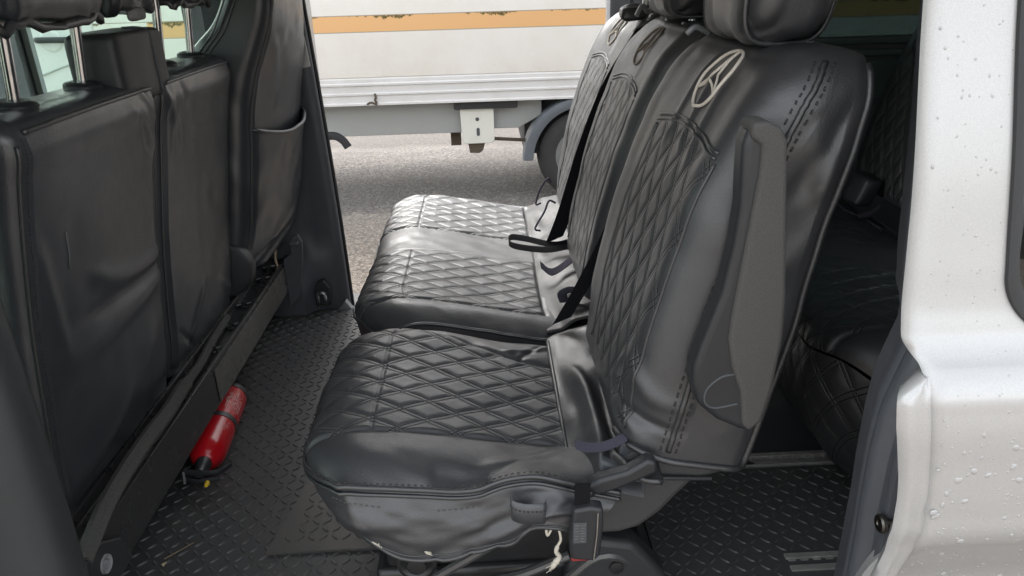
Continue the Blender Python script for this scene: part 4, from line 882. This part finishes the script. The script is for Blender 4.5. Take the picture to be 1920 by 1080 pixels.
# lap belt strap beside the single seat back
b = MB(); G = []
for t in np.linspace(0, 1, 30):
    x = .36-.215*t+.02*sin(t*pi); z = 1.42-.50*t; y = 1.418+.012*sin(t*5); G.append([(x-.02, y-.002, z-.008), (x+.02, y, z+.008), (x+.02, y+.002, z+.008), (x-.02, y, z-.008)])
b.grid(np.array(G), True); b.build('seat_belt', M_WEB, ss, angle=40)

# ---- double bench beyond the single seat
db = thing('double_bench', 'double black quilted leather bench seat between the single seat and the open far door', 'bench seat', (.05, 1.93, ZF))
c2 = cushion(db, 1.440, 2.425, [(1.525, 1.865, .0, -.0), (2.045, 2.385, .0, -.02)], seed=6)
pr2 = np.concatenate([c2.P[20:-1, 0], c2.P[-1, :, :]]); pr2 = cr(pr2[::8], 260); b = MB(); b.tube(pr2, .0042, 8); b.build('piping', M_PIPE, c2.o, angle=0)
b = MB(); sk2 = np.array([pr2-np.array([0, 0, .003]), pr2*.5+np.stack([pr2[:, 0]*.5+.01, pr2[:, 1]*.5, pr2[:, 2]*.5-.06], 1), np.stack([pr2[:, 0]+.045, pr2[:, 1], pr2[:, 2]-.125], 1)]); b.grid(sk2); b.build('cover_skirt', M_LEA, db, angle=0)
b = MB(); nr_, nc_ = 60, 24; rows = []
for i in range(nr_):
    u = i/(nr_-1); rows.append([(.116+.12*j/(nc_-1), 1.45+u*.95, .874+.035*(j/(nc_-1))+.009*float(vnoise(np.array(j*.16+u*3), np.array(u*8.), 41))) for j in range(nc_)])
b.grid(np.array(rows)); b.build('cover_tail', leather('matt_cover_leather', base=(.022, .022, .024), rough=.6, wr=.2, spec=.35), db, angle=0, solid=.003)
for k, (ya, yb, th) in enumerate(((1.460, 1.890, M_THREAD2), (1.905, 2.385, M_THREAD))):
    qc = (1.685, 2.165)[k]
    L2 = loft_back(db, 'backrest', ya, yb, BACK, dx=(.02, .04)[k], mats=[M_LEA, M_QUI], bow=.012, shear=.15, quilt=(qc-.142, qc+.142, .03, .462, .022, .0024), seed=10+k, front=[(((ya+yb)/2-.06, .44), ((ya+yb)/2-.04, .56), .012, .004)], noise=.003)
    arch_piping(L2, L2.o); emblem(L2, qc, .545, .048, .0024, th, L2.o)
    cols = np.where(L2.tags == 3)[0]; b = MB(); b.tube([L2.P[i, cols[2]]+np.array([0, -.002, 0]) for i in range(2, len(L2.P)-6, 4)], .0065, 8); b.build('edge_piping', M_PIPE, L2.o, angle=0)
headrest(db, .435, 1.675, 1.505, .125, .26, .21, .10, M_LEA, 15, pz=1.492, py=.075)
headrest(db, .465, 2.145, 1.585, .12, .25, .2, .10, M_LEA, 16, pz=1.492, py=.075)
b = MB(); P = superbox((.40, 2.02, 1.482), (.09, .06, .035), .5, .5, n=18, m=30, noise=.01, seed=18, wr=.006); b.grid(P, True); b.build('bunched_cover', M_GREYST if False else M_PIPE, db, angle=0)
b = MB(); b.tube([(.385, 1.93, 1.493), (.40, 1.94, 1.515), (.42, 1.96, 1.50), (.44, 1.97, 1.52), (.455, 1.98, 1.495)], .006, smooth=20); b.build('cover_tie', M_GREYST, db)
# belts, loops and laces on the bench
b = MB(); G = []
for (x, y, z) in cr([(.405, 1.885, 1.47), (.33, 1.886, 1.35), (.27, 1.887, 1.2), (.215, 1.885, 1.02), (.18, 1.88, .93)], 30): G.append([(x-.03, y, z-.006), (x+.018, y+.004, z+.012), (x+.018, y+.006, z+.012), (x-.03, y+.002, z-.006)])
b.grid(np.array(G), True); b.build('seat_belt', M_WEB, db, angle=40)
b = MB(); G = []
for (x, y, z) in cr([(.21, 1.83, .93), (.15, 1.85, .915), (.08, 1.87, .918), (.052, 1.885, .925), (.058, 1.905, .935), (.10, 1.90, .93), (.17, 1.86, .925), (.22, 1.84, .94)], 44): G.append([(x, y-.004, z-.005), (x, y+.012, z+.006), (x, y+.014, z+.0065), (x, y-.002, z-.0042)])
b.grid(np.array(G), True); b.build('belt_loop', M_WEB, db, angle=40)
b = MB(); G = []
for (x, y, z) in cr([(.125, 1.735, .915), (.15, 1.72, .90), (.18, 1.74, .905), (.215, 1.755, .925)], 20): G.append([(x, y-.012, z), (x, y+.012, z+.008), (x, y+.012, z+.0105), (x, y-.012, z+.0025)])
b.grid(np.array(G), True); b.build('elastic_strap', M_STRAP, db, angle=40)
b = MB(); b.tube([(.165, 1.55, .90), (.16, 1.54, .925), (.18, 1.535, .935), (.20, 1.545, .92), (.19, 1.55, .90)], .011, 8, smooth=20, flat=.4); b.build('elastic_strap', M_STRAP, db, angle=0)
b = MB(); b.tube([(.20, 2.28, .985), (.19, 2.27, 1.0), (.165, 2.26, .97), (.150, 2.25, .925), (.165, 2.24, .93)], .003, 6, smooth=26); b.build('cover_lace', M_STRAP, db, angle=0); b = MB(); b.tube([(.20, 2.12, .965), (.18, 2.11, .975), (.165, 2.10, .945), (.135, 2.07, .905), (.15, 2.06, .90)], .0032, 6, smooth=26); b.build('cover_lace', M_STRAP, db, angle=0)
b = MB(); b.box((-.2, 1.46, .58), (.24, 2.40, .80)); b.box((-.12, 1.50, ZF+.01), (.2, 1.56, .60)); b.box((-.12, 2.30, ZF+.01), (.2, 2.36, .60)); b.build('seat_frame', M_STEEL, db, bevel=.012)

# ---- third row
tr_ = thing('rear_bench', 'dark quilted leather bench of the third row at the back of the van', 'bench seat', (1.1, 1.83, ZF)); DX = 1.03
c3 = cushion(tr_, 1.20, 2.40, [(1.28, 1.66, 0, 0), (1.90, 2.34, 0, 0)], dx=DX-.06, seed=9, ns=150, nb=240)
pr3 = np.concatenate([c3.P[14:-1, 0], c3.P[-1, :, :]]); pr3 = cr(pr3[::8], 200)
b = MB(); n3 = 70; rows = []
for j in range(n3):
    v = j/(n3-1); rows.append(np.stack([pr3[:, 0]+.10*v*v-.010*sin(v*pi), pr3[:, 1]+.0*v, pr3[:, 2]-.004-.30*v], 1))
SK3 = np.array(rows); U3 = np.broadcast_to(np.linspace(0, .30, n3)[:, None], SK3.shape[:2]); V3 = SK3[:, :, 1]; n3n = normals(SK3)
if n3n[10, -60, 0] > 0: n3n = -n3n
SK3 = SK3+n3n*quiltpuff(U3, V3, .003)[..., None]
b.grid(SK3, uv=np.stack([U3, V3], 2)); b.build('cover_skirt', M_QUI, tr_, angle=0)
for k, (ya, yb) in enumerate(((1.22, 1.60), (1.93, 2.40))):
    L3 = loft_back(tr_, 'backrest', ya, yb, BACK, [M_LEA_DK, M_QUI], dx=DX, bow=.008, quilt=(ya+.03, yb-.05, .01, .50, .04, .003), seed=20+k, noise=.003, nrow=120, nf=90)
    headrest(tr_, .425+DX, (ya+yb)/2, 1.53, .12, .25, .2, .10, M_LEA_DK, 25+k, pz=1.492, py=.075)
b = MB(); P = superbox((1.165, 2.23, .895), (.05, .12, .09), .35, .35, n=20, m=36, noise=.003, seed=33, tilt=.35); b.grid(P, True); b.build('folded_flap', M_LEA, tr_, angle=0)
b = MB(); b.tube([(1.13, 2.30, .885), (1.14, 2.22, .872), (1.16, 2.12, .868), (1.15, 2.02, .875)], .006, 6, smooth=16); b.build('cover_lace', M_STRAP, tr_, angle=0); b = MB(); b.tube([(1.145, 2.15, .875), (1.155, 2.10, .90), (1.17, 2.08, .93)], .009, 6, smooth=10, flat=.3); b.build('cover_lace', M_STRAP, tr_, angle=0)
b = MB(); G = []
for (x, y, z) in cr([(1.36, 1.93, 1.42), (1.28, 1.92, 1.2), (1.23, 1.92, 1.0), (1.18, 1.94, .90)], 24): G.append([(x-.015, y-.02, z), (x+.01, y+.022, z), (x+.012, y+.022, z), (x-.013, y-.02, z)])
b.grid(np.array(G), True); b.build('seat_belt', M_WEB, tr_, angle=40)
b = MB(); b.prism([(1.14, .845), (1.175, .845), (1.185, .90), (1.15, .905)], (0, 1.90, 0), (1, 0, 0), (0, 0, 1), (0, .02, 0)); bb3 = b.build('seat_belt_buckle', M_PLAM, tr_, bevel=.004)
b = MB(); b.box((1.155, 1.895, .905), (1.172, 1.899, .93)); b.build('buckle_tongue', M_CHROME, bb3)
b = MB(); b.box((.86, 1.28, ZF+.015), (1.3, 2.38, .62)); b.box((.84, 1.28, .62), (1.28, 2.36, .82)); b.build('seat_frame', M_DARKIN, tr_, bevel=.01)

# ---- front double seat seen from behind
fs = thing('front_double_seat', 'front double passenger seat in plain black leather seen from behind on the left', 'bench seat', (-.9, 1.6, ZF))
REAR = [(.742, -.90, -.760), (.80, -.89, -.748), (.90, -.87, -.735), (1.04, -.845, -.718), (1.23, -.815, -.685), (1.34, -.792, -.662), (1.391, -.777, -.651), (1.414, -.764, -.658), (1.427, -.753, -.675), (1.433, -.744, -.693)]
fa = loft_back(fs, 'backrest', 1.040, 1.539, REAR, [M_LEAB], rr=.030, rf=.05, nr=150, nf=20, nside=20, nrow=190, topR=.035, rearbow=.012, seed=51, noise=.0018,
    rear=[((1.22, .40), (1.54, .33), .022, .008, -.02), ((1.12, .27), (1.54, .285), .024, .007), ((1.2, .33), (1.54, .31), .018, -.006), ((1.40, .66), (1.54, .53), .018, .005, .015), ((1.44, .70), (1.53, .60), .012, .004), ((1.42, .66), (1.48, .56), .012, -.003), ((1.08, .50), (1.12, .30), .018, .004), ((1.12, .06), (1.48, .18), .045, .006), ((1.07, .03), (1.3, .12), .03, .005)])
fb2 = loft_back(fs, 'backrest', 1.551, 2.015, REAR, [M_LEAB], rr=.030, rf=.05, nr=120, nf=20, nside=20, nrow=170, topR=.04, rearbow=.008, seed=53, noise=.002,
    rear=[((1.58, .66), (1.66, .54), .014, .005), ((1.65, .68), (1.71, .56), .012, -.003), ((1.61, .68), (1.61, .52), .012, .003), ((1.88, .12), (1.98, .05), .014, .006), ((1.63, .04), (1.76, .16), .012, .005), ((1.6, .10), (1.68, .02), .010, -.005)])
for L4, ya, yb in ((fa, 1.040, 1.539), (fb2, 1.551, 2.015)):
    b = MB(); s_end = L4.Lf[-1]
    for yy in (ya+.014, yb-.014): b.tube([L4.rear(yy, s_, .001) for s_ in np.linspace(.02, s_end-.05, 60)], .0038, 8)
    b.tube([L4.rear(y_, s_end-.034, .002) for y_ in np.linspace(ya+.03, yb-.03, 40)], .004, 8); b.build('piping', M_PIPE, L4.o, angle=0)
b = MB()
for i in range(90):
    s_ = .03+i*.0072; b.tube([fa.rear(1.066, s_, .0006), fa.rear(1.066, s_+.0045, .0006)], .0009, 5)
b.build('stitching', M_TSTITCH, fa.o, angle=0)
b = MB(); b.tube([fa.rear(1.150, .505, .0005), fa.rear(1.156, .465, .0005), fa.rear(1.153, .44, .0005)], .0020, 5, flat=.4); b.build('scuff_mark', fabric('scuff_grey', (.12, .12, .12)), fa.o, angle=0)
def front_headrest(y, x, z, sy, posts, seed, sx=.11, sz=.20):
    P = superbox((x, y, z), (sx, sy, sz), .40, .42, n=60, m=90, noise=.004, seed=seed, tilt=.10, wr=.008); b = MB(); b.grid(P, True); o = b.build('headrest', M_LEAB, fs, angle=0)
    b = MB(); pts = []
    for t in np.linspace(0, 2*pi, 60, endpoint=False):
        e = .42; pts.append((x+np.sign(cos(t))*abs(cos(t))**e*sx*.42, y+np.sign(sin(t))*abs(sin(t))**e*sy*.43, z+.004+.006*sin(7*t+seed)+.003*sin(17*t)))
    b.tube(pts, .0075, 6, closed=True); b.build('gathered_hem', M_PIPE, o, angle=0)
    for yy in posts:
        b = MB(); b.tube([(-.713, yy, 1.42), (-.699, yy, 1.55), (-.697, yy, 1.62)], .0092, 20); b.build('post', M_CHROME, o)
        b = MB(); b.lathe((-.712, yy, 1.431), (.1, 0, 1), [(-.006, .032), (.006, .032), (.009, .029), (.012, .020), (.011, .012)], 24); b.build('post_collar', M_PLA, o)
    return o
front_headrest(1.268, -.711, 1.544, .375, (1.172, 1.383), 61, sx=.12, sz=.21)
front_headrest(1.86, -.700, 1.553, .245, (1.735, 1.919), 63)
b = MB(); P = superbox((-.705, 1.560, 1.548), (.11, .20, .18), .45, .5, n=50, m=70, noise=.006, seed=67, wr=.012); b.grid(P, True); mo = b.build('headrest', M_LEAB, fs, angle=0)
b = MB(); P = superbox((-.665, 1.555, 1.530), (.03, .055, .032), .6, .6, n=20, m=34, noise=.006, seed=68); b.grid(P, True); b.build('frayed_elastic', M_ELAST, mo, angle=0)
b = MB(); P = superbox((-.700, 1.520, 1.39), (.10, .225, .130), .22, .28, n=60, m=80, noise=0, tilt=.0); b.grid(P, True); tw = b.build('belt_guide_housing', M_PLAM, fs, angle=0)
b = MB(); b.tube([(-.6495, 1.565, 1.40), (-.6495, 1.562, 1.47), (-.653, 1.56, 1.512), (-.670, 1.557, 1.5205), (-.70, 1.555, 1.5205)], .003, 6, smooth=20); b.build('housing_joint', M_DARKIN, tw, angle=0)
b = MB(); b.box((-1.30, 1.05, .64), (-.90, 2.0, .86)); b.build('cushion', M_LEAB, fs, bevel=.05, bseg=4)
b = MB(); b.box((-1.26, 1.07, ZF+.005), (-.86, 1.98, .64)); b.build('seat_base', M_DARKIN, fs, bevel=.01)

# ---- driver's seat
ds = thing('driver_seat', "driver's seat in black leather with a sagging map pocket on its back", 'car seat', (-.85, 2.24, ZF))
DRV = [(.775, -.86, -.697), (.80, -.86, -.682), (.89, -.85, -.642), (1.05, -.83, -.607), (1.2, -.805, -.584), (1.40, -.770, -.550), (1.48, -.705, -.541), (1.56, -.665, -.537), (1.66, -.64, -.54), (1.70, -.63, -.555), (1.715, -.62, -.58)]
L5 = loft_back(ds, 'backrest', 2.03, 2.45, DRV, [M_LEAB], rr=.038, rf=.05, nr=110, nf=16, nside=24, nrow=170, topR=.10, rearbow=.014, seed=71, noise=.003, shear=.0, twist=.066,
    rear=[((2.10, .03), (2.34, .16), .014, .007), ((2.06, .02), (2.28, .12), .010, -.006), ((2.16, .0), (2.40, .10), .012, .008), ((2.12, .70), (2.17, .5), .03, .006)])
b = MB(); b.tube([L5.rear(2.062, s_, .001) for s_ in np.linspace(.01, .9, 60)], .004, 8)
for off in (0, .014, .028): b.tube([tuple(np.array((float(np.interp(z, [1.36, 1.40, 1.48, 1.56, 1.66], [-.82, -.790, -.715, -.672, -.648]))+.03+off, 2.029, z))) for z in np.linspace(1.37, 1.62, 18)], .0022, 6)
b.build('piping', M_PIPE, L5.o, angle=0)
b = MB(); rows = []
ny, nz = 60, 60
for i in range(nz):
    v = i/(nz-1); row = []
    for j in range(ny):
        u = j/(ny-1); y = 2.062+.375*u; s_ = .10+.35*v-.030*sin(u*pi)*v**3
        h = .003+(.020*v**1.5+.006)*math.sin(min(1, max(0, u))*pi)**.6
        row.append(L5.rear(y, s_, h))
    rows.append(row)
PK = np.array(rows); PK[:, :, 0] += .003*vnoise(PK[:, :, 1]*18, PK[:, :, 2]*15, 77)
b.grid(PK); pk_ = b.build('map_pocket', M_LEAB, L5.o, angle=0)
b = MB(); b.tube(PK[-1, ::2]+np.array([.001, 0, .002]), .0058, 8); b.build('pocket_rim', leather('pocket_binding', (.035, .036, .038), .45, wr=.2), pk_, angle=0)
b = MB(); b.lathe((-.775, 2.03, .83), (0, -1, 0), [(-.03, .085), (.0, .085), (.012, .08), (.016, .06), (.018, .02)], 40); b.box((-.83, 2.04, .62), (-.75, 2.08, .82)); b.build('recliner_cover', M_PLAM, ds, bevel=.003)
b = MB(); b.box((-1.3, 2.05, .66), (-.86, 2.42, .86)); b.build('cushion', M_LEAB, ds, bevel=.05, bseg=4)
b = MB(); b.box((-1.25, 2.06, ZF+.005), (-.84, 2.40, .66)); b.build('seat_base', M_DARKIN, ds, bevel=.01)
b = MB(); b.tube([(-.70, 2.30, .79), (-.705, 2.30, .755), (-.698, 2.29, .72), (-.71, 2.28, .68)], .004, 6, smooth=14, flat=.4); b.build('hanging_tag_string', fabric('tan_string', (.45, .34, .24)), ds, angle=0)

# ------------------------------------------------------------------ fire extinguisher lying against the beam
fe = thing('fire_extinguisher', 'small red fire extinguisher lying on the rubber mat against the bulkhead beam', 'fire extinguisher', (-.70, 1.6, .516))
A0 = np.array([-.694, 1.470, .558]); A1 = np.array([-.720, 1.775, .558]); ax = (A1-A0)/np.linalg.norm(A1-A0)
M_RED = paint('extinguisher_red', (.46, .008, .014), 0, .22)
b = MB(); b.lathe(A0, ax, [(0, .014), (.004, .022), (.016, .034), (.030, .040), (.045, .0425), (.28, .0425), (.292, .041)], 40); cy = b.build('cylinder', M_RED, fe, angle=60)
b = MB(); b.lathe(A0+ax*.290, ax, [(-.004, .0432), (.010, .0435), (.014, .042), (.015, .034), (.008, .030), (.008, .004)], 36); b.build('base_cap', M_PLAM, fe)
b = MB(); b.lathe(A0+ax*.150, ax, [(-.009, .0428), (-.009, .0442), (.009, .0442), (.009, .0428)], 40, cap=False); b.build('rubber_strap', M_PLA, fe)
b = MB(); b.lathe(A0-ax*.022, ax, [(-.02, .012), (.0, .013), (.012, .018), (.026, .018)], 20); vh = b.build('valve', M_PLA, fe)
side = np.array([ax[1], -ax[0], 0]); up = np.array([0, 0, 1.])
b = MB(); p0 = A0-ax*.035
b.tube([p0-side*.035+up*.006, p0-ax*.004, p0+side*.04-up*.004, p0+side*.062+ax*.028-up*.006], .007, 8, smooth=20, flat=.6); b.tube([p0-side*.035-ax*.004-up*.012, p0-ax*.016-up*.014, p0+side*.045-ax*.010-up*.016], .006, 8, smooth=16, flat=.6); b.tube([p0-side*.034-ax*.012-up*.02, p0-side*.036+up*.006], .006); b.build('handle', M_PLA, vh)
b = MB(); b.lathe(p0-ax*.022+side*.020-up*.014, -ax, [(0, .005), (.008, .006), (.014, .004)], 12); b.build('safety_tag', paint('tag_yellow', (.75, .50, .03), 0, .4), vh)
# white printed lines of the label wrapped round the body
b = MB(); ang0 = radians(38)
def onc(t, a, r=.0429): return A0+ax*t+r*(cos(a)*up+sin(a)*side)
for (t0, t1, a0, a1, wd) in ((.185, .255, .25, .25, .0011), (.180, .262, .36, .36, .0011), (.20, .25, .47, .47, .0008), (.175, .215, .70, .70, .0022), (.225, .262, .70, .70, .0022), (.178, .26, .86, .86, .0007), (.178, .25, .96, .96, .0007), (.178, .262, 1.06, 1.06, .0007), (.178, .24, 1.16, 1.16, .0007), (.20, .235, .58, .58, .0009), (.09, .12, .7, .7, .0008), (.09, .125, .82, .82, .0008)):
    a0 += .1; n_ = max(3, int((t1-t0)/.004))
    for q in np.linspace(t0, t1, n_)[:-1]:
        if random.random() < .75: b.tube([onc(q, a0), onc(q+.0028, a0)], wd, 5, flat=1)
b.tube([onc(.222+.014*cos(t), .60+.38*sin(t)) for t in np.linspace(0, 2*pi, 20)], .0008, 5)
b.build('label_print', paint('label_pale_print', (.75, .55, .52), 0, .5), cy, angle=0)

# grit and crumbs trodden into the mats
b = MB()
for i in range(260):
    x, y = random.uniform(-.74, .25), random.uniform(1.0, 2.3); r = random.uniform(.0006, .0016)
    if x > .3: continue
    z = .516 if not (x > -.47 and 1.2 < y < 1.7) else .5225
    b.add([(x-r, y-r*.6, z-.001), (x+r, y-r*.4, z-.001), (x+r*.2, y+r, z-.001), (x, y, z+r*.8)], [(0, 1, 3), (1, 2, 3), (2, 0, 3), (0, 2, 1)])
for i in range(60):
    x, y = random.uniform(.31, .8), random.uniform(1.15, 1.40); r = random.uniform(.0005, .0012); z = .517
    b.add([(x-r, y-r*.6, z-.001), (x+r, y-r*.4, z-.001), (x+r*.2, y+r, z-.001), (x, y, z+r*.8)], [(0, 1, 3), (1, 2, 3), (2, 0, 3), (0, 2, 1)])
gt = b.build('grit', fabric('pale_grit', (.34, .29, .22), 300), smooth=False, recenter=True); tag(gt, 'pale grit and crumbs scattered over the black rubber mats', 'grit'); gt['kind'] = 'stuff'
